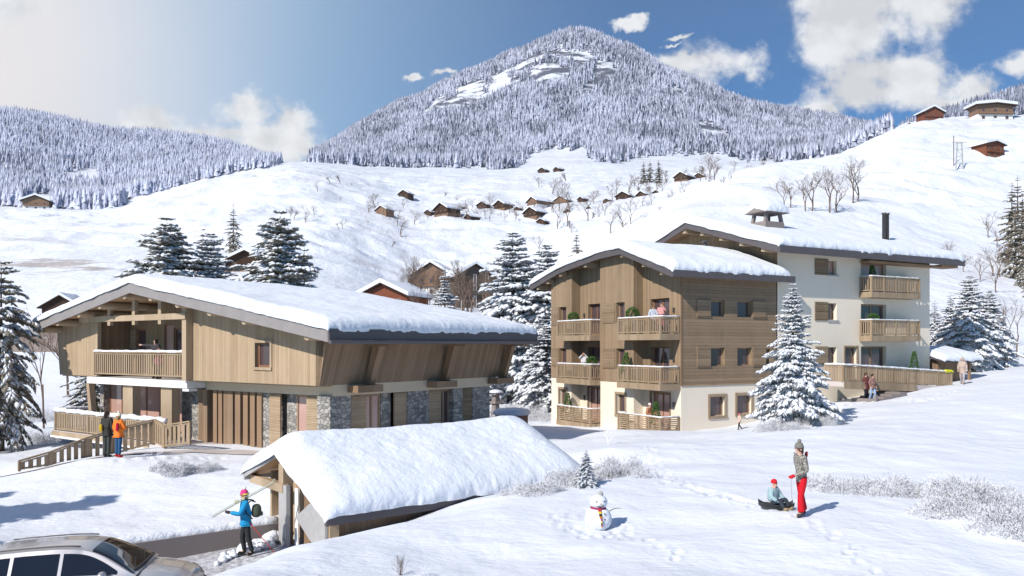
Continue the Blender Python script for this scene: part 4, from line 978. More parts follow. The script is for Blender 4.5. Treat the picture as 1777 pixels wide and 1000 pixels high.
# terrace under the loggia
TZ = 1.50
tf = MB().box(-1.05, 2.0, 9.2, 19.9, TZ-.22, TZ).build('terrace_floor', 'paving', ch)
MB().box(-1.13, -1.05, 10.6, 20.0, TZ-.26, TZ-.04).build('terrace_edge', 'beam', tf)
MB().box(-1.17, -1.05, 10.6, 20.05, TZ-.36, TZ-.262).build('terrace_lip', 'white', tf)
railing(ch, [(2.0, 19.85), (-1.0, 19.85), (-1.0, 9.3)], TZ, TZ+1.05, 'v', .19, 4, slat=.12, snow_h=.10, mat='rail')
for a, b in ((213, 230), (279, 298)): MB().box(-.0, .42, yf(b, 0), yf(a, 0), TZ, 4.02).build('terrace_post', 'beam', ch)
MB().bar((.1, 17.9, TZ), (.1, 18.35, 4.0), .3, .3, (1, 0, 0)).build('leaning_post', 'beam', ch)
GX = 1.9
for a, b, mm, g_ in ((192, 214, 1, 'glassp'), (231, 281, 2, 'glassp'), (298, 322, 1, 'glassp')): window(ch, FM(GX), yf(b, GX), yf(a, GX), TZ+.02, 3.95, 0, .1, mm, 'door', g_, trans=0, name='glass_door')
MB().box(GX+.05, GX+.2, 9.7, 20.2, TZ, 4.0).build('front_wall', 'wvd', ch)
stone_p(1.0, 2.1, 9.02, yf(322, 1.2), 1.2, 4.0); stone_p(1.5, 2.2, yf(192, GX), yf(186, GX), 1.2, 4.0)
MB().box(GX+.2, 11, 9.02, 21.2, 4.0, 4.3).build('ceiling_slab', 'white', ch)
settle(ch, 1.0)
wx, wy = L_.w(.6, 18.9); potted('clipped cone shrub at the left end of the chalet terrace', (wx, wy, TZ), 1.5, group=None, seed=4)
wx, wy = L_.w(.8, 9.6); potted('clipped shrub at the right end of the chalet loggia', (wx, wy, 4.38), 2.1, group=None, seed=5)
# fence along the path up to the chalet
fn = thing('path_fence', 'wooden slatted fence running down the path beside the chalet terrace', 'fence', (0, 0, 0))
fp = []
for px, Y, pb, pt in ((32, 31.5, 814, 799), (88, 32.4, 806, 783), (150, 33.6, 797, 759), (200, 34.6, 786, 743), (268, 35.6, 768, 727)):
    fp.append(((px-CX)*Y/F_, Y, ZC+(HY-pb)*Y/F_, ZC+(HY-pt)*Y/F_))
railing(fn, [(p[0], p[1]) for p in fp], [p[2]-.1 for p in fp], [p[3] for p in fp], 'v', .26, 2.2, slat=.17, snow_h=0, mat='rail')
fn2 = []
for px, Y, pb, pt in ((268, 35.6, 768, 727), (284, 34.9, 776, 737), (330, 34.2, 770, 730)): fn2.append(((px-CX)*Y/F_, Y, ZC+(HY-pb)*Y/F_, ZC+(HY-pt)*Y/F_))
railing(fn, [(p[0], p[1]) for p in fn2], [p[2]-.05 for p in fn2], [p[3] for p in fn2], 'v', .24, 2.2, slat=.16, snow_h=0, mat='rail')
fn.location = (fp[2][0], fp[2][1], fp[2][2]);
for c in fn.children: c.data.transform(Matrix.Translation((-fp[2][0], -fp[2][1], -fp[2][2])))
# ================= wood-clad apartment block
M_ = Fr((9.64, 46), .881, .472)
mb_ = thing('apartment_block', 'wood-clad apartment block with white ground floor and three rows of balconies, centre right', 'apartment building', (M_.P[0], M_.P[1], 0), M_.a)
yf = lambda px, x0: M_.front(px, 600, x0)[0]; xs = lambda px, y0: M_.side(px, 600, y0)[0]
prof = [(-.9, 10.22), (4.05, 11.98), (6.5, 11.90), (11.2, 11.36), (15.1, 10.45)]; pz = prof_z(prof); brk = [p[0] for p in prof]
X0, X1 = -1.32, 8.05
rf = strips(mb_, 'roof', 'beamd', X0+.05, X1-.03, prof, .06, .28)
strips(rf, 'fascia', 'fasciad', X0-.03, X0+.05, prof, .03, .44)
MB().box(X0-.03, X1, -.98, -.88, 9.82, 10.2).build('eave_board', 'fasciad', rf)
MB().box(X0-.03, X1, 15.04, 15.16, 10.02, 10.4).build('eave_board', 'fasciad', rf)
roof_snow(rf, X0-.03, X1-.45, prof, .50, seed=13, nx=130, ns=190)
under = lambda y: pz(y)-.28
WZ = 3.74
segs = [(-.7, 10.51, 13.17), (0, 7.06, 10.51), (-.7, 3.51, 7.06), (0, 0, 3.51)]
Z0 = .3
fl = [.98, 3.82, 6.68]   # floor heights
wins = {0: (11.15, 12.1), 2: (4.4, 5.3)}; doors = {1: (8.05, 9.5), 3: (1.0, 2.75)}
for i, (x, a, b) in enumerate(segs):
    if i in wins: hs = [(wins[i][0], wins[i][1], f+.75, f+2.0) for f in fl]
    else: hs = [(doors[i][0], doors[i][1], f+.05, f+(2.1 if f > 3 else 2.2)) for f in fl]
    wall(mb_, 'front_wall', 'cream', FM(x), a, b, Z0, WZ, [h for h in hs if h[3] < WZ], .3)
    wall(mb_, 'front_cladding', 'wvm', FM(x-.03), a, b, WZ, lambda q: under(q), [h for h in hs if h[3] > WZ], .33, brk)
    for h in hs:
        up = h[3] > WZ
        window(mb_, FM(x), *h, .27, .07, 1 if i in wins else 2, 'frame' if i in wins else 'door', 'glass' if up or i in wins else 'glassp', name='window' if i in wins else 'balcony_door')
        if i in wins and not up: casing(mb_, FM(x), *h, .14, 'rail')
        if i in doors and not up: casing(mb_, FM(x), *h, .1, 'frame')
    # side returns of the projecting bays
    if x < 0:
        MB().box(x-.03, 0, a-.03, a+.0, WZ, under(a)-.02).build('bay_side', 'wvm', mb_); MB().box(x, 0, a-.0, a+.02, Z0, WZ).build('bay_side', 'cream', mb_)
MB().box(-.03, 0, 0, .001, 0, .1)
for f in fl[1:]:
    for (a, b) in ((12.15, 13.05), (5.35, 6.75)): shutter(mb_, FM(-.73), a, b, f+.75, f+2.0, 'wh', .05)
for a, zz in ((.55, 8.05), (.55, 5.2), (.55, 2.6), (9.9, 8.05), (9.9, 2.5)): lamp(mb_, FM(-.03), a, zz)
# eaves side
hs = [(xs(1233, 0), xs(1257, 0), 7.7, 8.65), (xs(1279, 0), xs(1304, 0), 7.7, 8.68), (xs(1233, 0), xs(1257, 0), 4.8, 5.88), (xs(1279, 0), xs(1304, 0), 4.8, 5.88), (xs(1329, 0), xs(1336, 0), 4.85, 5.8)]
hg = [(2.15, 3.30, 1.88, 3.02), (4.25, 5.42, 1.92, 3.04)]
wall(mb_, 'side_wall', 'cream', SM(0), 0, 7.6, Z0, WZ, hg, .3)
wall(mb_, 'side_cladding', 'wh', SM(-.03), -.03, 7.46, WZ, 9.95, hs, .33)
MB().box(-.045, 7.46, -.055, -.03, WZ-.05, WZ+.03).build('cladding_drip', 'frame', mb_)
MB().box(-.06, .06, -.06, -.031, WZ+.03, 9.9).build('corner_board', 'beamd', mb_)
for h in hs: window(mb_, SM(0), *h, .24, .07, 1, 'frame', 'glass')
for h in hg: window(mb_, SM(0), *h, .24, .06, 1, 'frame', 'glass'); casing(mb_, SM(0), *h, .15, 'rail')
for h in hs[:4]:
    if h[0] < 3: shutter(mb_, SM(-.03), h[0]-1.1, h[0]-.02, h[2]-.05, h[3]+.05, 'wh')
    else: shutter(mb_, SM(-.03), h[1]+.02, h[1]+1.15, h[2]-.05, h[3]+.05, 'wh')
# far and rear walls
MB().box(-.6, 7.9, 13.1, 13.17, Z0, 10.6).build('rear_wall', 'wvm', mb_)
wall(mb_, 'gable_wall', 'wvm', FM(7.5), 0, 13.1, Z0, lambda q: under(q), (), .1, brk)
for py, z in ((11.2, 0), (12.9, 0), (14.3, 0), (4.05, 0), (1.9, 0), (.25, 0), (8.1, 0)):
    y = py; MB().box(-1.2, .05, y-.15, y+.15, under(y)-.33, under(y)-.005).build('purlin', 'beam', mb_)
# balconies
for k, f in enumerate(fl):
    st = 'h' if k == 0 else 'v'
    for (a, b) in ((0.02, 4.15), (7.08, 11.2)):
        xb = -1.5; sl_ = MB().box(xb, -.02 if b < 5 else -.0, a, 3.50 if b < 5 else 10.50, f-.36, f).add([], [])
        sl_.box(xb, -.74, 3.50 if b < 5 else 10.50, b, f-.36, f); bl = sl_.build('balcony', 'rail', mb_)
        r = railing(bl, [(-.1, a+.05), (xb+.06, a+.05), (xb+.06, b-.05), (-.8, b-.05)], f, f+.97, st, .16, 1.05, slat=.075, snow_h=.035)
for i, (x, y, k, h, ball, lb) in enumerate([(-.95, 9.9, 2, .75, True, 'round clipped bush on the top left balcony of the wood-clad block'), (-.95, 3.3, 2, .85, True, 'round clipped bush on the top right balcony of the wood-clad block'),
        (-1.0, 7.6, 1, .62, True, 'low clipped bush on the middle left balcony beside the couple'), (-1.2, 3.6, 1, 1.15, False, 'cone bush on the middle right balcony of the wood-clad block'),
        (-1.15, 10.3, 0, 1.2, False, 'cone bush at the left end of the ground-floor left balcony'), (-1.2, .75, 0, 1.2, False, 'cone bush at the right end of the ground-floor right balcony')]):
    wx, wy = M_.w(x, y); potted(lb, (wx, wy, fl[k]), h+.25, ball, seed=20+i, stand=.55 if ball else .25)
settle(mb_, .3)
# ================= cream apartment block on the right
cb = thing('apartment_block', 'cream rendered apartment block with two balconies and a long snowy roof, right side', 'apartment building', (M_.P[0], M_.P[1], 0), M_.a)
FY = -.06
prof = [(-1.2, 12.0), (7.18, 14.5), (16.5, 11.7)]; pz = prof_z(prof); X0, X1 = 6.44, 24.2
rf = strips(cb, 'roof', 'beamd', X0+.05, X1-.05, prof, .06, .30)
strips(rf, 'fascia', 'fasciad', X0-.03, X0+.05, prof, .03, .46); strips(rf, 'fascia', 'fasciad', X1-.05, X1+.03, prof, .03, .46)
MB().box(X0-.03, X1+.03, -1.3, -1.18, 11.55, 11.98).build('eave_board', 'fasciad', rf)
roof_snow(rf, X0-.03, X1+.02, prof, .52, seed=23, nx=210, ns=150)
under = lambda y: pz(y)-.3
W1 = (xs(1437, FY), xs(1452, FY)); DR = (xs(1494, FY), xs(1538, FY)); ED = (xs(1466, FY), xs(1487, FY))
hs = [(W1[0], W1[1], 10.55, 11.45), (W1[0], W1[1], 7.65, 8.72), (W1[0], W1[1], 4.85, 5.9), (DR[0], DR[1], 9.55, 11.6), (DR[0], DR[1], 6.7, 8.75), (DR[0], DR[1], 3.85, 5.95), (ED[0], ED[1], 3.85, 5.9)]
wall(cb, 'facade_wall', 'cream', SM(FY), 7.5, 22.17, 2.0, 11.75, hs, .35)
for h in hs[:3]: window(cb, SM(FY), *h, .3, .06, 1, 'frame', 'glassp' if h[2] > 10 else 'glass'); shutter(cb, SM(FY), h[0]-1.25, h[0]-.02, h[2]-.05, h[3]+.05, 'wshd' if h[2] > 7 else 'wsh')
for h in hs[:3]: MB().box(h[0]-.1, h[1]+.15, FY-.08, FY+.0, h[2]-.1, h[2]-.02).build('window_sill', 'metalg', cb)
for h in hs[3:6]: window(cb, SM(FY), *h, .3, .1, 2, 'frame', 'glassp' if h[2] > 9 else 'glass', name='balcony_door')
window(cb, SM(FY), *hs[6], .28, .08, 1, 'frame', 'glass', name='entrance_door'); casing(cb, SM(FY), *hs[6], .1, 'rail')
wall(cb, 'gable_wall', 'wvm', FM(7.9), FY, 15, 8.5, lambda q: under(q), (), .1, [7.18])
wall(cb, 'gable_wall', 'cream', FM(22.17), FY, 15, 2.0, lambda q: under(q), (), .1, [7.18])
MB().box(7.5, 22.1, 14.9, 15, 2.0, 11.9).build('rear_wall', 'cream', cb)
MB().box(22.1, 23.9, -1.0, -.4, 11.42, 11.60).build('eave_beam', 'frame', cb)
MB().box(DR[0]-.1, 23.6, -.75, -.10, 11.40, 11.54).build('eave_beam', 'frame', cb)
for px, py in ((1188, 0), (1219, 0), (1252, 0), (1287, 0), (1325, 0)):
    y = M_.front(px, 600, 6.6)[0]; MB().box(6.56, 7.9, y-.16, y+.16, under(y)-.36, under(y)-.005).build('purlin', 'beam', cb)
BX0, BX1 = 14.9, 19.85
for f in (9.5, 6.66):
    bl = MB().box(BX0, BX1, -1.0, FY-.01, f-.37, f).build('balcony', 'rail', cb)
    railing(bl, [(BX0+.05, -.1), (BX0+.05, -.95), (BX1-.05, -.95), (BX1-.05, -.1)], f, f+1.02, 'v', .16, 1.15, slat=.075, snow_h=.035)
# masonry chimney with open sides and snow hat; two flue pipes; small vent
rx, ry = 10.9, 4.1; zb = pz(ry); chm = thing('roof_chimney', 'x', 'x') if False else None
m = MB().hexa([(rx-.95, ry-.8, zb-.5), (rx+.95, ry-.8, zb-.5), (rx+.95, ry+.8, zb-.5), (rx-.95, ry+.8, zb-.5)], [(rx-.85, ry-.7, zb+.75), (rx+.85, ry-.7, zb+.75), (rx+.85, ry+.7, zb+.75), (rx-.85, ry+.7, zb+.75)])
for sx in (-1, 1):
    for sy in (-1, 1): m.bar((rx+sx*.72, ry+sy*.58, zb+.75), (rx+sx*.62, ry+sy*.5, zb+1.42), .2, .2)
cm = m.build('chimney', 'concrete', cb)
MB().add([(rx-1.15, ry-.95, zb+1.35), (rx+1.15, ry-.95, zb+1.35), (rx+1.15, ry+.95, zb+1.35), (rx-1.15, ry+.95, zb+1.35), (rx-1.15, ry, zb+1.68), (rx+1.15, ry, zb+1.68)], [(0,1,5,4),(2,3,4,5),(0,4,3),(1,2,5),(3,2,1,0)]).build('chimney_cap', 'concrete', cm)
roof_snow(cm, rx-1.1, rx+1.1, [(ry-.93, zb+1.38), (ry, zb+1.70), (ry+.93, zb+1.38)], .85, seed=41, edge=.75, over=.03, sag=.02, nx=40, ns=34, name='chimney_snow')
fx, fz = M_.side(1534, 417, 3.0); zf = pz(3.0)
for dx in (0, .36): MB().lathe((fx+dx, 3.0, zf-.3), [(.13, 0), (.13, 2.6), (.17, 2.6), (.17, 2.72), (.12, 2.72)], 14).build('flue_pipe', 'metald', cb, True)
settle(cb, 2.0)
vx, vy = M_.w(5.6, 4.3); vz = 11.98+.35
o = thing('roof_vent', 'small dark vent cap on the ridge of the wood-clad block roof', 'vent', (vx, vy, vz))
MB().lathe((0, 0, 0), [(.12, 0), (.12, .35), (.28, .38), (.28, .44), (.10, .5)], 10).build('cap', 'metald', o)
for i, (x, y, z, h, ball, lb) in enumerate([(15.5, -.6, 9.5, 1.25, False, 'cone bush on the top balcony of the cream block'), (15.6, -.6, 6.66, .7, True, 'low bush on the middle balcony of the cream block'), (19.3, -.9, 3.75, 1.35, False, 'cone bush behind the ramp railing of the cream block')]):
    wx, wy = M_.w(x, y); potted(lb, (wx, wy, z), h+.2, ball, seed=30+i, stand=.5 if ball else .2)
# ================= ramp in front of the cream block
rp = thing('access_ramp', 'long wooden access ramp with snow-topped railings in front of the cream block', 'ramp', (*M_.w(16, -2.2), 0), M_.a)
def rl(x): return 3.80-(x-10.7)/10.6*.55
ox = 16; oy = -2.2
sh_ = lambda x, y: (x-ox, y-oy)
m = MB(); xa, xb_ = 10.7, 21.3
m.hexa([(*sh_(xa, -2.3), rl(xa)-.3), (*sh_(xb_, -2.3), rl(xb_)-.3), (*sh_(xb_, -.75), rl(xb_)-.3), (*sh_(xa, -.75), rl(xa)-.3)], [(*sh_(xa, -2.3), rl(xa)), (*sh_(xb_, -2.3), rl(xb_)), (*sh_(xb_, -.75), rl(xb_)), (*sh_(xa, -.75), rl(xa))]); m.build('deck', 'paving', rp)
m = MB().hexa([(*sh_(xa, -2.36), rl(xa)-.42), (*sh_(17.5, -2.36), rl(17.5)-.42), (*sh_(17.5, -2.31), rl(17.5)-.42), (*sh_(xa, -2.31), rl(xa)-.42)], [(*sh_(xa, -2.36), rl(xa)+.05), (*sh_(17.5, -2.36), rl(17.5)+.05), (*sh_(17.5, -2.31), rl(17.5)+.05), (*sh_(xa, -2.31), rl(xa)+.05)]); m.build('side_board', 'rail', rp)
railing(rp, [sh_(xa, -.9), sh_(xa, -2.25), sh_(xb_, -2.25)], [rl(xa), rl(xa), rl(xb_)], [rl(xa)+1.05, rl(xa)+1.05, rl(xb_)+1.0], 'v', .19, 1.5, slat=.13, snow_h=.05)
railing(rp, [sh_(14.8, -.85), sh_(22.9, -.85)], [rl(14.8), rl(22.9)], [rl(14.8)+1.1, rl(22.9)+1.0], 'v', .19, 1.5, slat=.13, snow_h=.05)
yl = plain('yellow_foam', (.75, .72, .02), .6, .3)
for p, dx in (((20.9, -2.25), .32), ((23.1, -.85), .4), ((22.2, -.85), .3)):
    x, y = sh_(*p); MB().tube([(x-dx, y, rl(p[0])+1.04), (x+dx, y, rl(p[0])+1.02)], .10, 10).build('yellow_rail_pad', yl, rp)
settle(rp, 3.3)
# steps beside the couple
st_ = thing('garden_steps', 'short flight of snowy steps behind the walking couple, below the ramp', 'steps', (*at(1535, 50)[:2], 0), M_.a)
g0 = at(1535, 50)[2]
for i in range(4): MB().box(-1.5+i*.75, -.8+i*.75, -.5, 1.2, g0-.2+i*.12, g0+.06+i*.12).build('step', 'concrete', st_)
MB().box(-1.6, -1.45, -.62, -.5, g0-.1, g0+.35).build('kerb_post', 'concrete', st_)
settle(st_, g0-.2)
# ================= shed right of the cream block
sd_l = M_.w(22.7, -.3); sh0 = thing('shed', 'low dark shed with a thick snow roof at the right end of the cream block', 'shed', (sd_l[0], sd_l[1], 0), M_.a)
MB().box(0, 2.9, 0, 3.2, 2.6, 5.0).build('wall', 'wvd', sh0)
MB().box(2.75, 2.92, -.55, -.4, 2.6, 5.0).build('post', 'beamd', sh0)
pr = [(-.8, 5.0), (1.6, 5.62), (4.0, 5.0)]; r2 = strips(sh0, 'roof', 'fasciad', -.4, 3.7, pr, 0, .18)
roof_snow(r2, -.42, 3.75, pr, .40, seed=51, nx=60, ns=60)
settle(sh0, 2.6)
# ================= round tub
tx, ty, tz = -.02, 52, .95
tb = thing('hot_tub', 'round timber tub buried under a thick cap of snow between the chalet and the flats', 'hot tub', (tx, ty, tz))
MB().lathe((0, 0, 0), [(1.05, -.3), (1.05, .62), (.9, .62)], 28).build('tub_wall', 'tanwood', tb)
rs = np.random.RandomState(3)
MB().lathe((0, 0, .60), [(1.1, 0), (1.2, .06), (1.22, .16), (1.15, .28), (.9, .38), (.5, .43), (.02, .45)], 30).build('snow_cap', 'snow2', tb, True)
o = thing('stone_lantern', 'small tiered garden lantern with snow on top beyond the tub', 'lantern', at(860, 60)); 
m = MB()
for z, r_, h in ((0, .35, .3), (.3, .5, .12), (.42, .3, .6), (1.02, .55, .14), (1.16, .3, .5), (1.66, .6, .15)): m.lathe((0, 0, z), [(r_, 0), (r_*.9, h)], 4)
m.build('body', 'concrete', o); MB().lathe((0, 0, 1.81), [(.6, 0), (.55, .12), (.2, .22)], 12).build('snow_top', 'snow2', o, True)
# ================= garage in the foreground
G_ = Fr((-6.43, 22.6), .774, .633)
ga = thing('garage', 'half-buried timber garage with thick snow on its gable roof in the foreground', 'garage', (G_.P[0], G_.P[1], 0), G_.a)
yf = lambda px, x0: G_.front(px, 600, x0)[0]
prof = [(-2.72, 1.70), (.28, 3.02), (2.72, 2.14)]; pz = prof_z(prof); GX0, GX1 = 0.0, 9.0
rf = strips(ga, 'roof', 'soffit', GX0, GX1-.1, prof, 0, .12)
strips(rf, 'fascia', 'metalg', GX0-.05, GX0, prof, -.02, .16)
MB().box(GX0-.05, GX1, -2.80, -2.70, 1.42, 1.70).build('eave_board', 'fasciad', rf)
MB().box(GX0-.05, GX1, 2.70, 2.80, 1.90, 2.15).build('eave_board', 'metalg', rf)
snp = [(-2.78, 1.68), (.28, 3.0), (2.75, 2.13)]
roof_snow(rf, GX0-.02, GX1+.1, snp, .55, seed=61, edge=.7, over=.10, sag=.06, nx=210, ns=150, lump=.07)
under = lambda y: pz(y)-.12
# front wall set back under the eave
WX = .85
yl_ = 2.0; yr_ = -2.35
MB().box(.15, .45, .30, .62, .1, under(.4)).build('gable_post', 'beam', ga)
MB().box(.1, .3, .25, 2.7, 1.82, 2.06).build('tie_beam', 'beam', ga)
wall(ga, 'front_wall', 'wv', FM(WX), yr_, yl_, .1, lambda q: under(q), [(-1.9, .2, .1, 1.85)], .3, [.28])
m = MB()
for y in (.42, .16): m.box(.12, .24, y-.14, y+.12, .12, 2.05)
m.build('door_jamb', 'metalg', ga)
MB().box(.30, .34, -.34, -.14, .12, 2.0).build('door_jamb', 'white', ga)
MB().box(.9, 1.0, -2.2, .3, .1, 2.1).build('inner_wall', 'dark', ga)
MB().box(.45, .9, -.78, -.42, .12, 2.2).build('inner_post', 'beamd', ga)
# half-open tilting door panel
dp = MB().hexa([(.02, -.80, 1.32), (.10, -.80, 1.28), (.12, -2.5, .38), (.04, -2.5, .42)], [(.02, -1.85, 1.92), (.10, -1.85, 1.90), (.12, -2.55, 1.50), (.04, -2.55, 1.52)]).build('tilting_door', 'metalg', ga)
MB().box(.14, .40, -2.62, -2.36, .2, 1.5).build('corner_post', 'beam', ga)
MB().box(.5, GX1-.3, -2.42, -2.32, .1, 1.72).build('side_wall', 'wvd', ga)
MB().box(.5, GX1-.3, 1.95, 2.05, .1, 2.2).build('side_wall', 'wv', ga)
wall(ga, 'gable_wall', 'wv', FM(GX1-.35), yr_, yl_, .1, lambda q: under(q), (), .1, [.28])
settle(ga, .1)
# ================= retaining wall and cleared snow
rw = MB(); pts = [(-16.5, 17.0), (-10.4, 21.1), (-6.95, 23.85)]
tops = [.86, .80, .80]
for i in range(2):
    a, b = pts[i], pts[i+1]; dx, dy = b[0]-a[0], b[1]-a[1]; n = math.hypot(dx, dy); ox_, oy_ = dy/n*.24, -dx/n*.24
    rw.hexa([(a[0], a[1], -.3), (b[0], b[1], -.3), (b[0]+ox_, b[1]+oy_, -.3), (a[0]+ox_, a[1]+oy_, -.3)], [(a[0], a[1], tops[i]), (b[0], b[1], tops[i+1]), (b[0]+ox_, b[1]+oy_, tops[i+1]), (a[0]+ox_, a[1]+oy_, tops[i])])
tag(rw.build('retaining_wall', 'concrete'), 'low grey concrete retaining wall between the road and the snow field', 'wall')
sw = MB()
for i in range(2):
    a, b = pts[i], pts[i+1]; n = 24
    dx, dy = b[0]-a[0], b[1]-a[1]; nn2 = math.hypot(dx, dy); ox_, oy_ = dy/nn2*.02, -dx/nn2*.02
    rr = random.Random(i); pp = [(a[0]+dx*k/n+ox_, a[1]+dy*k/n+oy_, .80+(tops[i]-.8)*(1-k/n)+.0) for k in range(n+1)]; sw.tube(pp, [.17*rr.uniform(.9, 1.1) for _ in pp], 10)
tag(sw.build('wall_snow', 'snow2', None, True), 'rounded lip of snow lying along the top of the grey retaining wall', 'snow')
rk = random.Random(8); cl = MB()
for i in range(64):
    t = rk.random()**.8; px = 372+t*108; Y = 21.2+t*2.0+rk.uniform(-.35, .3); x = (px-CX)*Y/F_; z = G0(x, Y); r_ = rk.uniform(.07, .17)*(.6+.6*t)
    cl.blob((x, Y, z+r_*.5+rk.uniform(0, .12)*t), (r_*1.1, r_, r_*.85), 8, 6, .18, i)
tag(cl.build('ploughed_snow', 'snow2', None, True), 'row of lumpy ploughed snow at the foot of the retaining wall', 'snow', kind='stuff')
# ================= far houses
def hut(label, px, Y, w, kind='brown', depth=None, h=None, name='mountain_chalet', group='chalets in the valley', face=-.35, py=None, roof=.28, floors=1, snow_t=None, loc=None, cat='chalet'):
    x, y, z = loc or at(px, Y); depth = depth or w*.9; h = h or w*.42; mat = {'brown': 'brownwood', 'red': 'redwood', 'tan': 'tanwood', 'white': 'white', 'grey': 'greywood'}[kind]
    o = thing(name, label, cat, (x, y, z-.4), face, group); a = w/2; rr = w*roof; ov = w*.1
    m = MB().box(-a, a, 0, depth, -1.5, h); m.add([(-a, 0, h), (a, 0, h), (0, 0, h+rr*.92), (-a, depth, h), (a, depth, h), (0, depth, h+rr*.92)], [(0, 1, 2), (3, 5, 4)]); m.build('wall', mat, o)
    if kind in ('brown', 'tan') and w > 8: MB().box(-a-.03, a+.03, -.03, depth+.03, -1.5, h*.42).build('ground_floor', 'white' if kind == 'tan' or w > 12 else 'tanwood', o)
    t = snow_t or w*.035; e = a+ov
    def sheet(t0, t1, k): 
        m = MB()
        for s in (-1, 1): m.hexa([(0, -ov, h+rr+t0), (s*e*k, -ov, h-rr*ov/a+t0), (s*e*k, depth+ov, h-rr*ov/a+t0), (0, depth+ov, h+rr+t0)], [(0, -ov, h+rr+t1), (s*e*k, -ov, h-rr*ov/a+t1), (s*e*k, depth+ov, h-rr*ov/a+t1), (0, depth+ov, h+rr+t1)])
        return m
    r = sheet(-.05, t*.5, 1).build('roof', 'brownwood', o); sheet(t*.5, t*.5+t*2.2, .97).build('roof_snow', 'snow', r)
    n = 3 if w > 9 else 2
    for f in range(floors+1):
        for i in range(n):
            c = -a+(i+.5)*w/n; z0 = h*(.12+.46*f) if floors == 1 else h*(f+.2)/(floors+1); ww = w*.045; hh = h*.11 if floors == 1 else h*.16
            window(o, SM(0), c-ww, c+ww, z0, z0+hh*2, -.05, ww*.18, 1, 'white' if kind in ('grey', 'white') else 'frame', 'glass')
    if w > 8: MB().box(-a*.95, a*.95, -w*.07, -.02, h*.44, h*.56).build('balcony', mat, o)
    return o
L1 = [('largest brown chalet of the hamlet, at its left end', 765, 430, 12.5, 'brown'), ('small pale chalet among dark bushes, lowest left in the valley', 661, 400, 8, 'tan'), ('small brown hut right of the largest chalet', 812, 425, 7.5, 'brown'),
 ('brown chalet on the upper side of the left trees', 866, 470, 10, 'brown'), ('tiny hut wedged between two hamlet chalets', 897, 462, 4.5, 'brown'), ('pale-fronted chalet uppermost in the middle of the hamlet', 923, 480, 10.5, 'tan'),
 ('dark chalet just below the pale-fronted one', 920, 445, 11, 'brown'), ('long tan house right of the pale-fronted chalet', 972, 500, 10, 'tan'), ('dark little hut between the tan house and the right chalets', 1007, 505, 6, 'brown'),
 ('tiny dark barn left of the two right-hand chalets', 1052, 490, 5.5, 'brown'), ('dark chalet, left one of the right-hand pair', 1080, 500, 10.5, 'brown'), ('dark chalet, right one of the right-hand pair', 1112, 490, 9, 'brown'),
 ('brown chalet alone near the forest foot', 1181, 610, 13, 'brown'), ('tiny chalet high in the forest clearing, left one', 940, 1000, 13, 'brown'), ('tiny chalet high in the forest clearing, right one', 965, 1000, 12, 'brown')]
for i, (lb, px, Y, w_, kd) in enumerate(L1): hut(lb, px, Y, w_*.84, kd, face=(-.75, -.55, -.9)[i % 3])
for i, (lb, px, Y, w_) in enumerate([('tiny dark hut directly left of the largest brown hamlet chalet', 742, 440, 4.5), ('dark hut uphill of the largest brown chalet', 790, 480, 6), ('dark hut behind the small brown hut, left half of the hamlet', 836, 475, 6.5), ('tiny dark hut below the dark chalet in the hamlet centre', 938, 425, 5), ('dark hut just left of the long tan house', 948, 505, 5.5), ('small dark hut below the long tan house', 985, 460, 5), ('small dark hut at the right end of the hamlet row', 1138, 500, 6.5), ('dark hut low in the valley between hamlet and wood-clad roof', 1022, 455, 5.5), ('dark hut high on the slope left of the hamlet', 700, 560, 8), ('dark hut right of the lone brown chalet at the forest foot', 1212, 640, 8)]): hut(lb, px, Y, w_, 'brown', face=(-.6, -.9, -.4)[i % 3], name='mountain_hut', group='small dark huts of the hamlet')
gfm = 'farm buildings on the right ridge'
hut('dark red farmhouse on the skyline of the right slope', 1620, 585, 15, 'red', depth=9, group=gfm, face=.1, roof=.24)
hut('small dark red barn roof at the left end of the ridge', 1577, 590, 7, 'red', group=gfm, face=.3)
hut('long orange-brown barn topmost on the right ridge', 1727, 575, 26, 'tan', group=gfm, depth=10, h=11, face=.05, roof=.05, name='barn', cat='barn')
hut('small brown barn alone on the right slope below the long barn', 1727, 372, 11, 'red', group=None, depth=8, h=6.5, face=.35, roof=.12, name='barn', cat='barn')
hut('tan farmhouse below the left forest', 62, 575, 17, 'tan', group=None, face=.2, roof=.2)
hut('snow-roofed hut at the right tip of the left forest', 195, 560, 9, 'brown', group=None, face=.2, roof=.15)
gn = 'houses just behind the chalet roof'
hut('white house with red timber gable behind the right part of the chalet roof', 664, 172, 11.5, 'red', h=3.4, group=gn, face=-.35, roof=.22)
hut('tall dark grey chalet with white windows behind the bare trees', 824, 215, 10.5, 'grey', h=9, floors=2, group=gn, face=.45, roof=.3)
hut('old brown house left of the tall grey chalet', 748, 225, 10, 'tan', h=6.5, group=gn, face=-.2, roof=.3)
hut('low brown shed with a snowy roof below the tall grey chalet', 800, 128, 6, 'brown', h=1.9, group=gn, face=.5, roof=.2, name='shed', cat='shed')
hut('brown gable roof of a hut behind the bare tree left of the chalet', 105, 118, 5.2, 'brown', h=2.6, group=None, face=.1, roof=.3)
hut('brown hut half hidden behind the spruces over the chalet roof', 425, 190, 9, 'brown', h=3, group=None, face=.1, roof=.25)
px_, Y_ = 1665, 340; x, y, z = at(px_, Y_)
py_ = thing('power_pylon', 'twin-pole power pylon standing on the bright right slope', 'pylon', (x, y, z))
for s in (-1, 1): MB().bar((s*1.6, 0, -.5), (s*.9, 0, 12), .35, .35).build('pole', 'metalg', py_)
m = MB()
for z_ in (3, 6, 9, 11.5): m.bar((-1.5, 0, z_), (1.5, 0, z_), .2, .2)
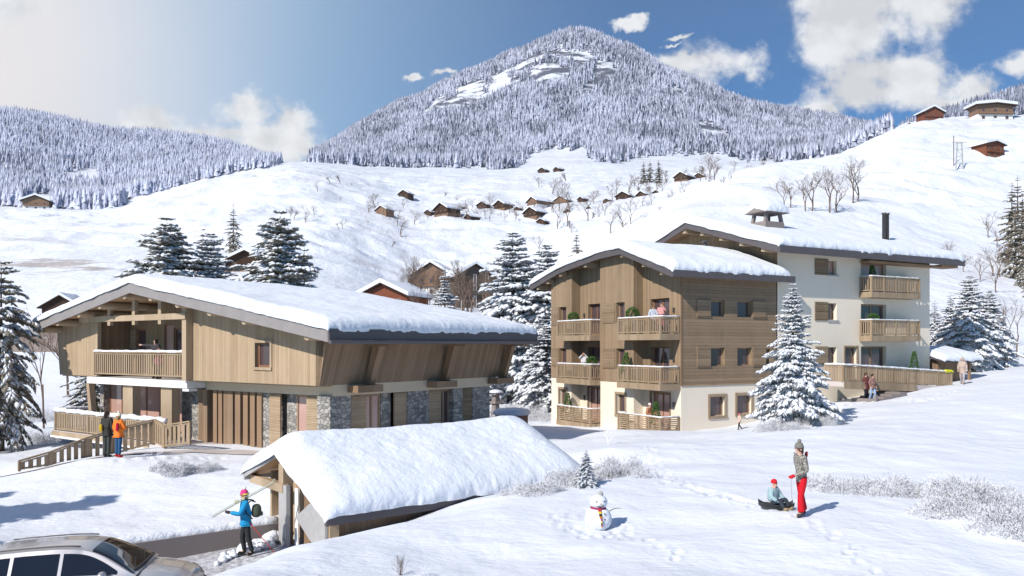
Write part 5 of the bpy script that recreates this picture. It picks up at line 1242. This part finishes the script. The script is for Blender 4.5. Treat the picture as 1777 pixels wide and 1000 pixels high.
m.bar((-1.5, 0, 3), (1.3, 0, 6), .15, .15); m.bar((1.3, 0, 6), (-1.1, 0, 9), .15, .15); m.build('cross_braces', 'metalg', py_)
MB().bar((-3, 0, 12), (3, 0, 12), .3, .3).build('cross_arm', 'metalg', py_)
o = at(1655, 345); tag(MB().tube([(0, 0, 0), (0, 0, 13)], .16, 6).build('power_pole', 'bark'), 'thin wooden pole left of the twin-pole pylon', 'pole').location = o
# ---------------------------------------------------------------- people
PEND = []
def grow(name, V_, E_, R2, mat, parent, sub=2):
    me = bpy.data.meshes.new(name); me.from_pydata([tuple(v) for v in V_], E_, []); me.update()
    o = bpy.data.objects.new(name, me); COL.objects.link(o); o.parent = parent
    sk = o.modifiers.new('s', 'SKIN'); sk.use_smooth_shade = True; ss = o.modifiers.new('u', 'SUBSURF'); ss.levels = sub; ss.render_levels = sub
    for i, r in enumerate(R2):
        if not isinstance(r, tuple): r = (r, r)
        me.skin_vertices[0].data[i].radius = r
        me.skin_vertices[0].data[i].use_root = (i == 0)
    PEND.append((o, mat)); return o
def flush():
    bpy.context.view_layer.update(); dg = bpy.context.evaluated_depsgraph_get(); new = []
    for o, mat in PEND: new.append(bpy.data.meshes.new_from_object(o.evaluated_get(dg)))
    for (o, mat), me in zip(PEND, new):
        nm = o.name.split('.')[0]; old = o.data; o.modifiers.clear(); me.name = nm; o.data = me; me.materials.clear(); me.materials.append(MT[mat] if isinstance(mat, str) else mat)
        me.polygons.foreach_set('use_smooth', [True]*len(me.polygons)); bpy.data.meshes.remove(old)
    PEND.clear()
_cm = {}
def cloth(c, rough=.85, var=.12):
    k = tuple(c)
    if k not in _cm: _cm[k] = plain('cloth_%d' % len(_cm), c, rough, .15, 0, var, 9)
    return _cm[k]
skin = cloth((.62, .38, .29), .6, .05)
def person(label, loc, rz=0, H=1.75, jacket=(.2,.2,.2), trousers=(.05,.05,.06), boots=(.03,.03,.03), hat=None, hair=None, pom=None, gloves=None, arms=None, legs=None, lean=(0, 0, 0), turn=0, bulk=1.0, long=0, flare=1.0, seated=False, jmat=None, group=None, headz=0, hood=None, scarf=None):
    o = thing('person', label, 'person', loc, rz, group, H/1.75)
    ln = Vector(lean)
    P = dict(pel=(0, 0, .95), sp=(0, 0, 1.12), ch=(0, 0, 1.32), nk=(0, .0, 1.50), hd=(0, -.012, 1.60), tp=(0, -.01, 1.68),
             sl=(.17, 0, 1.43), sr=(-.17, 0, 1.43), el=(.24, .03, 1.16), er=(-.24, .03, 1.16), wl=(.23, -.07, .93), wr=(-.23, -.07, .93),
             hl=(.09, 0, .90), hr=(-.09, 0, .90), kl=(.10, -.02, .50), kr=(-.10, .03, .50), al=(.10, .02, .10), ar=(-.10, .06, .10), tl=(.12, -.13, .045), tr=(-.12, -.09, .045))
    if arms: P.update(arms)
    if legs: P.update(legs)
    P = {k: Vector(v) for k, v in P.items()}
    for k in ('sp', 'ch', 'nk', 'hd', 'tp', 'sl', 'sr', 'el', 'er', 'wl', 'wr'):
        if arms and k in arms: continue
        P[k] = P[k]+ln*max(0, (P[k].z-.95)/.7)
    b = bulk
    def limb(keys): return [P[k] for k in keys]
    # body: one surface with head, neck, trunk, arms and legs; fingers on each hand
    K = ['pel', 'sp', 'ch', 'nk', 'hd', 'tp', 'sl', 'el', 'wl', 'sr', 'er', 'wr', 'hl', 'kl', 'al', 'tl', 'hr', 'kr', 'ar', 'tr']
    V_ = [P[k] for k in K]; ix = {k: i for i, k in enumerate(K)}
    E_ = [(0, 1), (1, 2), (2, 3), (3, 4), (4, 5), (2, 6), (6, 7), (7, 8), (2, 9), (9, 10), (10, 11), (0, 12), (12, 13), (13, 14), (14, 15), (0, 16), (16, 17), (17, 18), (18, 19)]
    R2 = [.11, .10, .12, .05, (.078, .095), (.06, .07), .055, .04, .026, .055, .04, .026, .08, .055, .038, .03, .08, .055, .038, .03]
    # nose/chin and hands
    fd = Vector((math.sin(turn), -math.cos(turn), 0)); fr = Vector((math.cos(turn), math.sin(turn), 0))
    V_.append(P['hd']+fd*.092+Vector((0, 0, -.005))); E_.append((4, len(V_)-1)); R2.append(.014)
    for s, w_, e_ in ((1, 'wl', 'el'), (-1, 'wr', 'er')):
        d = (P[w_]-P[e_]).normalized(); sdv = d.cross(Vector((0, 1, 0))); sdv = sdv.normalized() if sdv.length > .1 else Vector((1, 0, 0))
        pm = P[w_]+d*.06; V_.append(pm); ip = len(V_)-1; E_.append((ix[w_], ip)); R2.append((.034, .02))
        for q, (off_, ll) in enumerate(((-.03, .065), (-.011, .08), (.011, .075), (.028, .06))):
            V_.append(pm+sdv*off_+d*.03); E_.append((ip, len(V_)-1)); R2.append(.009); V_.append(pm+sdv*off_+d*(.03+ll*.6)+fd*.018); E_.append((len(V_)-2, len(V_)-1)); R2.append(.008)
        V_.append(pm-sdv*.045*s-d*.01+fd*.02); E_.append((ip, len(V_)-1)); R2.append(.010)
    grow('body', V_, E_, R2, skin, o, 1)
    # jacket
    hem = .95-.10-long
    JK = [P['pel']+Vector((0, 0, .02)), P['sp'], P['ch'], P['nk']-Vector((0, 0, .045)), P['sl'], (P['sl']+P['el'])/2, P['el'], P['wl']+(P['wl']-P['el'])*(-.03), P['sr'], (P['sr']+P['er'])/2, P['er'], P['wr']-(P['wr']-P['er'])*.03, P['pel']+Vector((0, 0, hem-.95))]
    JE = [(0, 1), (1, 2), (2, 3), (2, 4), (4, 5), (5, 6), (6, 7), (2, 8), (8, 9), (9, 10), (10, 11), (0, 12)]
    JR = [(.17*b, .135*b), (.165*b, .13*b), (.175*b, .135*b), .075*b, .082*b, .072*b, .064*b, .052*b, .082*b, .072*b, .064*b, .052*b, (.175*b, .14*b)]
    if seated: JE = JE[:-1]; JK = JK[:-1]; JR = JR[:-1]
    grow('jacket', JK, JE, JR, jmat or cloth(jacket), o)
    TK = [P['pel'], P['hl'], (P['hl']+P['kl'])/2, P['kl'], (P['kl']+P['al'])/2, P['al']+Vector((0, 0, .01)), P['hr'], (P['hr']+P['kr'])/2, P['kr'], (P['kr']+P['ar'])/2, P['ar']+Vector((0, 0, .01))]
    TE = [(0, 1), (1, 2), (2, 3), (3, 4), (4, 5), (0, 6), (6, 7), (7, 8), (8, 9), (9, 10)]
    TR = [.10, .09, .088, .075, .068*flare, .066*flare**1.6, .09, .088, .075, .068*flare, .066*flare**1.6]
    grow('trousers', TK, TE, TR, cloth(trousers), o)
    for a_, t_ in (('al', 'tl'), ('ar', 'tr')):
        up_ = (P['kl' if a_ == 'al' else 'kr']-P[a_]).normalized()
        grow('boot', [P[a_]+up_*.05, P[a_]-up_*.04, P[t_]], [(0, 1), (1, 2)], [.058, .06, .05], cloth(boots), o)
    if gloves:
        for w_, e_ in (('wl', 'el'), ('wr', 'er')):
            d = (P[w_]-P[e_]).normalized(); sdv = d.cross(Vector((0, 1, 0))); sdv = sdv.normalized() if sdv.length > .1 else Vector((1, 0, 0))
            pm = P[w_]+d*.07
            vv = [P[w_]-d*.02, pm, pm+d*.07+sdv*.026, pm+d*.08, pm+d*.065-sdv*.026, pm+sdv*.05+d*.01]
            grow('glove', vv, [(0, 1), (1, 2), (1, 3), (1, 4), (1, 5)], [.042, .042, .02, .022, .019, .018], cloth(gloves), o)
    hc = P['hd']
    for s in (-1, 1): MB().blob(hc+fd*.088+fr*.032*s+Vector((0, 0, .018)), .011, 8, 6).build('eye', 'black', o, True)
    MB().blob(hc+fd*.088+Vector((0, 0, -.045)), (.022, .01, .006), 8, 4).build('mouth', cloth((.35, .12, .1)), o, True)
    for s in (-1, 1): MB().blob(hc+fr*.082*s+Vector((0, 0, -.0)), (.012, .02, .03), 8, 6).build('ear', skin, o, True)
    up3 = Vector((0, 0, 1))
    if hat:
        h = MB(); c = hc+Vector((0, 0, .045))-fd*.012; h.lathe(c, [(.100, -.01), (.108, .012), (.108, .03), (.099, .04), (.095, .075), (.075, .105), (.04, .125), (.005, .13)], 20); h.build('hat', cloth(hat) if isinstance(hat, tuple) else hat, o, True)
        if pom: MB().blob(c+Vector((0, 0, .155))-fd*.01, .045, 12, 8, .12, 3).build('pompom', cloth(pom), o, True)
    if hair:
        h = MB().blob(hc+Vector((0, 0, .03))-fd*.022, (.096, .10, .105), 14, 10, .04, 2)
        if not hat: pass
        h.blob(hc-fd*.07+Vector((0, 0, -.05)), (.07, .055, .11), 12, 8, .05, 4); h.build('hair', cloth(hair), o, True)
    if hood:
        MB().blob(hc-fd*.03+Vector((0, 0, .02)), (.118, .115, .135), 14, 10, .08, 2).build('hood', cloth(hood), o, True)
    if scarf: MB().lathe(P['nk']-Vector((0, 0, .02)), [(.07, -.03), (.095, 0), (.07, .035)], 16).build('scarf', cloth(scarf), o, True)
    return o
def pt(px, Y, dz=0): x, y, z = at(px, Y); return (x, y, z+dz)
# skier on the road
SKL = pt(427, 21.7); SKL = (SKL[0], SKL[1], .36+0)
sk = person('skier in a bright blue jacket and dark trousers carrying skis on the shoulder', SKL, R_(-62), 1.76, (.02, .27, .52), (.030, .033, .035), (.02, .02, .02), hat=(.75, .06, .22), pom=(.85, .84, .78), gloves=(.04, .04, .045), hair=(.3, .18, .1), bulk=1.06,
   arms=dict(wl=(.08, -.42, 1.20), el=(.26, -.20, 1.16), wr=(-.30, .05, .90), er=(-.28, .10, 1.15)), legs=dict(kr=(-.10, -.08, .50), ar=(-.11, -.02, .10), tr=(-.13, -.2, .045), kl=(.1, .04, .5), al=(.1, .14, .1), tl=(.11, -.0, .045)), lean=(0, -.05, 0), turn=.2)
MB().lathe((0, -.03, 1.63), [(.109, 0), (.113, .01), (.113, .03), (.109, .04)], 20).build('hat_stripe', cloth((.8, .72, .15)), sk, True)
# skis, poles, backpack are carried things
skx = MB()
A = Vector((-7.92, 21.35, 1.46)); B = Vector((-6.42, 21.85, 2.28)); d = (B-A).normalized()
s1 = thing('skis', 'pair of skis resting on the blue-jacketed skier\'s shoulder', 'skis', (A.x, A.y, A.z))
for k, oz in enumerate((0, .045)):
    q = [Vector((0, 0, oz)), (B-A)*.5+Vector((0, 0, oz+.012)), (B-A)*.93+Vector((0, 0, oz)), (B-A)+Vector((0, .0, oz+.07*(1 if k else -.2)))]
    m = MB()
    for i in range(3): m.bar(q[i], q[i+1], .034, .018)
    m.build('ski', cloth(((.28, .30, .22), (.5, .52, .42))[k]), s1)
m = MB(); c = (B-A)*.42+Vector((0, 0, .08)); m.box(c.x-.12, c.x-.02, -.03+c.y, .03+c.y, c.z-.10, c.z-.02); m.box(c.x+.08, c.x+.15, -.03+c.y, .03+c.y, c.z-.0, c.z+.07); m.build('binding', cloth((.55, .5, .3)), s1)
p1 = Vector((SKL[0]+.20, SKL[1]-.25, SKL[2]+.86)); p2 = Vector((p1.x+.62, p1.y+.05, SKL[2]+.12))
o = thing('ski_pole', 'red ski pole held low behind the blue-jacketed skier', 'ski pole', tuple(p1))
MB().tube([(0, 0, .05), tuple(p2-p1)], [.012, .008], 6).build('shaft', cloth((.55, .05, .04)), o); MB().blob(tuple((p2-p1)*.86), (.05, .05, .012), 10, 4).build('basket', 'black', o); MB().tube([(-.02, 0, .10), (0, 0, -.0)], .02, 8).build('grip', 'black', o)
bx, by = SKL[0]+.25, SKL[1]+.02
o = thing('backpack', 'dark grey green backpack worn by the blue-jacketed skier', 'backpack', (bx, by, SKL[2]+.98), R_(28))
grow('bag', [(0, 0, .02), (.03, 0, .2), (.02, 0, .42)], [(0, 1), (1, 2)], [(.12, .13), (.14, .15), (.10, .12)], cloth((.075, .085, .06)), o)
grow('pocket', [(.13, 0, .06), (.14, 0, .2)], [(0, 1)], [.07, .06], cloth((.11, .12, .09)), o)
for s in (-.11, .11): MB().tube([(-.02, s, .47), (-.14, s, .52), (-.30, s*1.05, .40), (-.27, s*1.2, .2), (-.1, s*1.2, .03)], .02, 6).build('strap', cloth((.03, .03, .03)), o)
# woman pulling a sledge
fur = NT('patterned_fleece'); vo_ = fur.n('ShaderNodeTexVoronoi', feature='F1'); vo_.inputs['Scale'].default_value = 60; fur.l(fur.obj(), vo_.inputs['Vector'])
nn3 = fur.noise(fur.obj(), 42, 3, .7); fur.setc(fur.mix(fur.ramp(nn3, .44, .60), (.045, .04, .036), (.46, .43, .38))); fur.rough(.95); fur.bump(nn3, .8, .01)
WL_ = pt(1391, 18.2)
wo = person('woman in red ski trousers, patterned fleece and grey beanie with her head bowed', WL_, R_(-75), 1.66, jmat=fur.m, trousers=(.52, .012, .022), boots=(.05, .05, .055), hat=(.19, .18, .165), pom=(.22, .21, .19), gloves=(.5, .015, .03), hair=(.12, .07, .05), bulk=.90, long=.03, flare=1.25,
   arms=dict(wl=(.10, -.26, 1.0), el=(.27, -.04, 1.12), er=(-.22, .22, 1.22), wr=(-.12, .20, 1.40)), legs=dict(kl=(.09, -.09, .5), al=(.11, -.08, .1), tl=(.12, -.22, .045), kr=(-.09, .05, .5), ar=(-.11, .14, .1), tr=(-.14, .0, .045)), lean=(0, -.07, 0), turn=.1)
CL = pt(1347, 19.0)
sg = thing('sledge', 'black plastic sledge with the child, on a thin rope held by the woman', 'sledge', CL, R_(-12), scale=.86)
m = MB(); nx_, ny_ = 15, 9; vs = []; fs = []
for i in range(nx_):
    u = i/(nx_-1); x = -.46+.92*u; e = max(0, abs(u-.5)*2-.62)/.38
    for j in range(ny_):
        v = j/(ny_-1)*2-1; wd = .24*(1-.25*e); vs.append((x, v*wd, .03+.10*e**1.5+.11*max(0, abs(v)-.7)/.3))
for i in range(nx_-1):
    for j in range(ny_-1): a = i*ny_+j; fs.append((a, a+1, a+ny_+1, a+ny_))
m.add(vs, fs); n = len(vs); m.add([(x, y, z-.025) for x, y, z in vs], [f[::-1] for f in fs]); m.build('hull', plain('sledge_black', (.03, .03, .035), .4, .5), sg, True)
MB().tube([(-.44, -.2, .2), (-.3, -.26, .15), (0, -.27, .14), (.3, -.26, .15), (.44, -.2, .2)], .018, 6).add([], []).build('rim', 'black', sg)
rp1 = Vector((.42, 0, .13)); rw_ = Vector(WL_)+Vector((-.24, .0, .95))-Vector(CL); c_, s_ = math.cos(R_(12)), math.sin(R_(12)); rp2 = Vector((rw_.x*c_-rw_.y*s_, rw_.x*s_+rw_.y*c_, rw_.z))/.86
MB().tube([rp1, rp1.lerp(rp2, .5)-Vector((0, 0, .05)), rp2], .006, 5).build('rope', cloth((.5, .5, .5)), sg)
kd = person('small child in a red hat and pale blue jacket sitting on the black sledge', (CL[0]-.05, CL[1]+.02, CL[2]-.42), R_(38), 1.24, jacket=(.30, .42, .46), trousers=(.035, .045, .06), boots=(.28, .22, .12), hat=(.60, .02, .03), gloves=(.3, .42, .5), bulk=1.3, seated=True, turn=.25,
   arms=dict(pel=(0, .02, .80), sp=(0, .03, .95), ch=(0, .02, 1.14), nk=(0, 0, 1.30), hd=(0, -.02, 1.42), tp=(0, -.02, 1.5), sl=(.15, 0, 1.24), sr=(-.15, 0, 1.24), el=(.26, -.08, 1.02), er=(-.26, -.08, 1.02), wl=(.2, -.28, .92), wr=(-.2, -.28, .92)),
   legs=dict(hl=(.1, 0, .76), hr=(-.1, 0, .76), kl=(.17, -.33, .95), kr=(-.17, -.33, .95), al=(.14, -.50, .68), ar=(-.14, -.50, .68), tl=(.15, -.62, .72), tr=(-.15, -.62, .72)))
MB().add([], [])
# couple by the chalet fence
a = pt(186, 31.2); person('man in a black and yellow jacket and dark grey trousers by the path fence', a, R_(165), 1.80, (.045, .045, .04), (.055, .06, .055), (.03, .03, .03), hair=(.03, .02, .015), turn=-.5, bulk=1.05, arms=dict(el=(.27, -.02, 1.18), wl=(.2, -.2, 1.08)))
o = thing('shoulder_bag', 'yellow bag slung on the man in black beside the chalet path', 'bag', (a[0]-.16, a[1]-.16, a[2]+1.0)); grow('bag', [(0, 0, 0), (0, 0, .3)], [(0, 1)], [(.07, .06), (.06, .05)], cloth((.55, .36, .02)), o)
a = pt(206, 30.9); person('woman in an orange jacket, blue jeans, red boots and cream beanie by the path fence', a, R_(155), 1.70, (.80, .20, .03), (.03, .09, .19), (.50, .02, .02), hat=(.80, .74, .58), pom=(.8, .75, .6), hair=(.3, .2, .1), turn=.2, bulk=1.08, gloves=(.04, .04, .04), arms=dict(wr=(-.1, -.26, 1.15), er=(-.27, -.05, 1.17)), legs=dict(tl=(.13, -.12, .045), kl=(.11, -.02, .5), al=(.11, .02, .1)))
o = thing('backpack', 'small red bag on the back of the woman in the orange jacket', 'bag', (a[0]+.03, a[1]-.17, a[2]+1.02)); grow('bag', [(0, 0, 0), (.01, 0, .17), (.0, 0, .33)], [(0, 1), (1, 2)], [(.08, .06), (.09, .07), (.06, .05)], cloth((.50, .015, .05)), o)
# couple walking in front of the cream block
a = pt(1502.5, 50); person('man in a long maroon coat walking beside the woman in jeans', (a[0], a[1], a[2]), R_(20), 1.80, (.15, .05, .05), (.02, .02, .03), hair=(.05, .02, .015), turn=.3, long=.2, bulk=1.08, legs=dict(al=(.09, .14, .1), tl=(.1, 0, .045), kr=(-.1, -.1, .5)))
a = pt(1514, 49.7); person('woman with dark hair, brown jacket and light blue jeans walking beside the maroon coat', a, R_(25), 1.70, (.26, .15, .13), (.30, .40, .58), (.12, .10, .10), hair=(.015, .012, .012), turn=-.3, legs=dict(ar=(-.08, .16, .1), tr=(-.08, .03, .045), kl=(.1, -.12, .5)))
a = M_.w(21.9, -2.6); person('person in a beige hooded winter coat walking at the lower end of the ramp', (a[0], a[1], G0(*a)), R_(-40), 1.80, (.46, .36, .31), (.42, .37, .38), (.2, .15, .13), hood=(.42, .33, .28), long=.22, bulk=1.15, turn=0, legs=dict(kl=(.1, -.15, .5), al=(.1, -.1, .1), tl=(.1, -.25, .045), ar=(-.1, .25, .12), tr=(-.1, .12, .045)))
a = pt(1283, 45.5); person('small child in a pink hat and pale coat walking beside the white ground-floor wall', a, R_(-80), .92, (.62, .48, .40), (.02, .02, .025), hat=(.75, .12, .24), bulk=1.2, long=.05, legs=dict(kl=(.1, -.12, .5), al=(.1, -.12, .1), tl=(.1, -.3, .045), ar=(-.1, .32, .12), tr=(-.1, .2, .05)))
# balconies
def onb(Fr_, px, x0, z): y = Fr_.front(px, 600, x0)[0]; q = Fr_.w(x0, y); return (q[0], q[1], z)
person('man in a dark jacket with one arm stretched out on the chalet balcony', onb(L_, 271, .55, 4.38), R_(-20), 1.76, (.055, .05, .055), (.04, .04, .05), hair=(.03, .02, .02), turn=.2, arms=dict(el=(-.42, -.02, 1.42), er=(-.42, -.04, 1.42), wr=(-.66, -.1, 1.42), wl=(.14, -.2, 1.2), ), bulk=1.05) if False else person('man in a dark jacket with one arm stretched out on the chalet balcony', onb(L_, 270, .25, 4.38), R_(-20), 1.98, (.055, .05, .055), (.04, .04, .05), hair=(.03, .02, .02), turn=.2, arms=dict(er=(-.42, -.04, 1.44), wr=(-.66, -.1, 1.46), el=(.26, -.06, 1.2), wl=(.10, -.25, 1.22)), bulk=1.05)
person('child in pink in front of the man on the chalet balcony', onb(L_, 276, .12, 4.38), R_(-20), 1.52, (.45, .06, .2), (.04, .04, .1), hair=(.25, .13, .06), bulk=1.1)
person('person in a pale blue grey top at the left of the top right balcony', onb(M_, 1133, -1.1, 6.68), R_(10), 1.66, (.50, .53, .60), (.1, .1, .12), hair=(.16, .09, .05), bulk=1.0, turn=.4, arms=dict(wl=(.15, -.28, 1.12), el=(.27, -.1, 1.18)))
person('person in a white and pink top with raised hand on the top right balcony', onb(M_, 1147.5, -.7, 6.68), R_(-10), 1.78, (.62, .30, .29), (.35, .1, .1), hair=(.2, .1, .06), turn=-.3, arms=dict(wl=(.08, -.16, 1.55), el=(.26, -.14, 1.3)))
person('person in a white patterned top with hands raised on the middle left balcony', onb(M_, 1013, -1.15, 3.82), R_(-10), 1.74, (.60, .58, .60), (.25, .15, .12), hair=(.25, .13, .07), turn=.3, arms=dict(wl=(.09, -.15, 1.60), el=(.28, -.12, 1.38), wr=(-.10, -.16, 1.58), er=(-.28, -.12, 1.36)))
person('person in a rust brown coat leaning on the ground-floor right balcony rail', onb(M_, 1126, -.9, .98), R_(40), 1.66, (.40, .17, .10), (.2, .1, .08), hat=(.72, .62, .58), turn=0, lean=(0, -.08, 0), bulk=1.12, arms=dict(wl=(.18, -.36, 1.05), el=(.28, -.12, 1.12), wr=(-.18, -.36, 1.05), er=(-.28, -.12, 1.12)))
flush()
# ---------------------------------------------------------------- snowman
SX = pt(1038, 18.5)
sn = thing('snowman', 'small snowman with a striped scarf and a stick arm on the foreground snow', 'snowman', SX, R_(8), scale=.88)
MB().blob((0, 0, .26), (.355, .32, .34), 26, 18, .018, 5).build('body', 'snow2', sn, True)
MB().blob((.01, 0, .70), (.235, .22, .195), 24, 16, .012, 6).build('head', 'snow2', sn, True)
for x in (-.09, .115): MB().blob((x, -.205, .745), .020, 8, 6).build('eye', 'black', sn, True)
MB().tube([(-.07, -.203, .63), (-.02, -.218, .605), (.05, -.218, .605), (.11, -.196, .64)], .009, 6).build('mouth', 'black', sn)
MB().tube([(.015, -.215, .69), (.02, -.27, .68)], [.02, .004], 8).build('nose', cloth((.62, .30, .12)), sn)
for z in (.44, .30): MB().blob((.10, -.305+.02*(z > .4), z), .020, 8, 6).build('button', 'black', sn, True)
MB().blob((.06, -.02, .90), (.07, .06, .085), 12, 8, .1, 2).build('tuft', cloth((.38, .37, .36)), sn, True)
MB().tube([(.26, -.05, .45), (.40, -.06, .52), (.50, -.06, .535), (.60, -.07, .53)], [.012, .01, .008, .005], 6).build('stick_arm', 'bark', sn)
sc = MB().lathe((0, 0, .545), [(.19, -.03), (.215, 0), (.19, .035)], 22).build('scarf', cloth((.30, .04, .10)), sn, True)
cols = [(.55, .04, .05), (.75, .55, .04), (.05, .04, .05), (.65, .25, .03), (.45, .03, .22), (.75, .60, .05), (.03, .03, .03), (.50, .05, .04)]
zt = .555
for i, c in enumerate(cols):
    h = .055; yb = -.215-.11*math.sin(min(1, (i+.5)/6)*1.5)
    MB().bar((-.03+.006*i, yb-.012-.005*i*(i < 5), zt), (-.03+.006*(i+1), -.215-.11*math.sin(min(1, (i+1.5)/6)*1.5)-.012-.005*i*(i < 5), zt-h), .075, .02).build('scarf_stripe', cloth(c), sc); zt -= h
# ---------------------------------------------------------------- car
CARL = (-9.33, 17.75, .12); car = thing('parked_car', 'silver estate car parked on the road at the bottom left corner', 'car', CARL, R_(9))
paint = NT('silver_car_paint'); paint.setc(paint.mix(paint.noise(paint.obj(), 400, 1), (.46, .43, .43), (.56, .53, .53))); paint.b.inputs['Metallic'].default_value = .55; paint.rough(.28); paint.b.inputs['Coat Weight'].default_value = .8; paint.b.inputs['Coat Roughness'].default_value = .04
def bodyz(x): return float(np.interp(x, [-2.36, -2.3, -2.1, -1, .6, 1.0, 1.5, 1.95, 2.2, 2.33, 2.38], [.55, .95, 1.02, 1.04, 1.02, 1.04, 1.0, .91, .80, .66, .45]))
def bodyw(x): return float(np.interp(x, [-2.36, -2.25, -1.9, -1, 1, 1.7, 2.1, 2.3, 2.38], [.66, .80, .90, .93, .93, .91, .84, .72, .58]))
NX, NT_ = 72, 17
def loft(fn, xs_, ts, name, mat, parent, smooth=True, off=0):
    V_ = np.array([[fn(x, t) for t in ts] for x in xs_])
    if off:
        gx = np.gradient(V_, axis=0); gt = np.gradient(V_, axis=1); nn4 = np.cross(gx, gt); nn4 /= np.linalg.norm(nn4, axis=2, keepdims=True)+1e-9
        c = V_.mean((0, 1)); sgn = np.sign((nn4*(V_-np.array([V_[..., 0].mean(), 0, .9]))).sum(-1, keepdims=True)); V_ = V_+nn4*sgn*off
    a, b = V_.shape[:2]; i = np.arange((a-1)*b).reshape(a-1, b)[:, :-1].ravel()
    return link(name, np_mesh(name, V_.reshape(-1, 3), np.stack([i, i+1, i+1+b, i+b], -1)), mat, parent, smooth)
def fbody(x, t):
    w_, zt_ = bodyw(x), bodyz(x); s = 1 if t >= 0 else -1; a = abs(t)
    y = np.interp(a, [0, .3, .55, .66, .74, .88, 1], [0, .5, .86, .955, 1.0, .99, .93])*w_; z = np.interp(a, [0, .3, .55, .66, .74, .88, 1], [zt_, zt_-.012, zt_-.045, zt_-.09, max(.3, zt_-.2), .42, .24])
    return (x, s*y, max(z, .22))
loft(fbody, np.concatenate([np.linspace(-2.38, -2.0, 10), np.linspace(-1.9, 1.8, 34), np.linspace(1.85, 2.38, 14)]), np.linspace(-1, 1, 41), 'body', paint.m, car)
def rz_(x): return float(np.interp(x, [-2.28, -2.15, -1.95, -1.6, -1.0, -.4, 0, .25, .55, .85, 1.1, 1.25], [1.0, 1.22, 1.50, 1.555, 1.60, 1.625, 1.615, 1.575, 1.45, 1.27, 1.10, 1.0]))
_xr = np.linspace(-2.28, 1.25, 90); _zr = np.array([rz_(x) for x in _xr]); _zr = np.convolve(np.pad(_zr, 3, mode='edge'), np.ones(7)/7, mode='valid')
def frf(x, t):
    z1 = float(np.interp(x, _xr, _zr)); zb_ = 1.0; hgt = max(z1-zb_, .001); s = 1 if t >= 0 else -1; a = abs(t); wb = .87*min(1, bodyw(x)/.9); k = min(1, hgt/.6)
    wt = wb-.26*k
    y = np.interp(a, [0, .35, .5, .6, .68, 1], [0, wt*.62, wt*.90, wt, wt+.02, wb]); z = np.interp(a, [0, .35, .5, .6, .68, 1], [z1+.0, z1-.012*k, z1-.03*k, z1-.065*k, z1-.11*k, zb_])
    return (x, s*y, z)
loft(frf, np.linspace(-2.28, 1.25, 90), np.linspace(-1, 1, 51), 'roof', paint.m, car)
loft(frf, np.linspace(.30, 1.18, 20), np.linspace(-.60, .60, 25), 'windscreen', 'glassc', car, off=.008)
loft(frf, np.linspace(-2.22, -1.98, 8), np.linspace(-.55, .55, 21), 'rear_window', 'glassc', car, off=.008)
for sgn in (-1, 1):
    for (x0, x1, tp_) in ((-.25, .86, 0), (-1.22, -.33, 0), (-1.85, -1.30, 0)):
        def fw(x, t, sgn=sgn, x0=x0, x1=x1):
            z1 = float(np.interp(x, _xr, _zr)); lo, hi = 1.045, max(1.05, z1-.15); p0 = frf(x, sgn*1.0); p1_ = frf(x, sgn*.69); zz = lo+(hi-lo)*t; u = (zz-p0[2])/max(p1_[2]-p0[2], .01); return (x, p0[1]+(p1_[1]-p0[1])*u, zz)
        loft(fw, np.linspace(x0, x1, 16), np.linspace(0, 1, 8), 'side_window', 'glassc', car, off=.010)
    MB().tube([frf(x, sgn*.53)[:2]+(frf(x, sgn*.53)[2]+.035,) for x in np.linspace(-1.75, .05, 12)], .016, 6).build('roof_rail', 'metald', car, True)
    MB().blob((.62, sgn*1.03, 1.08), (.09, .13, .085), 14, 10).build('wing_mirror', paint.m, car, True); MB().tube([(.66, sgn*.86, 1.02), (.64, sgn*.98, 1.05)], .025, 6).build('mirror_stalk', 'black', car)
    loft(fbody, np.linspace(2.02, 2.30, 8), np.linspace(sgn*.50, sgn*.68, 7), 'headlight', 'glassc', car, off=.010)
    for x in (1.42, -1.40):
        wh = thing('wheel', None, None); wh.parent = car; wh.location = (x, sgn*.84, .33); wh.rotation_euler = (math.pi/2, 0, 0)
        MB().lathe((0, 0, -.11), [(.21, 0), (.32, .01), (.335, .05), (.335, .17), (.32, .21), (.21, .22)], 28).build('tyre', 'black', wh, True); MB().lathe((0, 0, -.105), [(.01, 0), (.2, 0), (.2, .21), (.01, .21)], 20).build('rim', 'metalg', wh)
MB().tube([(1.16, -.62, 1.065), (1.20, 0, 1.085), (1.16, .62, 1.065)], .035, 6).build('wiper_cowl', 'black', car)
for y in (-.5, .15): MB().bar((1.12, y, 1.10), (.98, y+.55, 1.205), .02, .012).build('wiper', 'black', car)
MB().box(2.35, 2.40, -.45, .45, .38, .60).build('grille', 'black', car)
MB().bar((2.395, -.26, .44), (2.395, .26, .44), .01, .11).build('number_plate', 'white', car)
# ---------------------------------------------------------------- air
hz = bpy.data.materials.new('haze'); hz.use_nodes = True; hn = hz.node_tree; hn.nodes.remove(hn.nodes['Principled BSDF'])
pv = hn.nodes.new('ShaderNodeVolumePrincipled'); pv.inputs['Density'].default_value = .00008; pv.inputs['Color'].default_value = (.86, .92, 1, 1); pv.inputs['Anisotropy'].default_value = .2
hn.links.new(pv.outputs[0], hn.nodes['Material Output'].inputs['Volume'])
hb = MB().box(-5700, 5500, -60, 3350, -12, 1400).build('haze', hz); hb['kind'] = 'stuff'
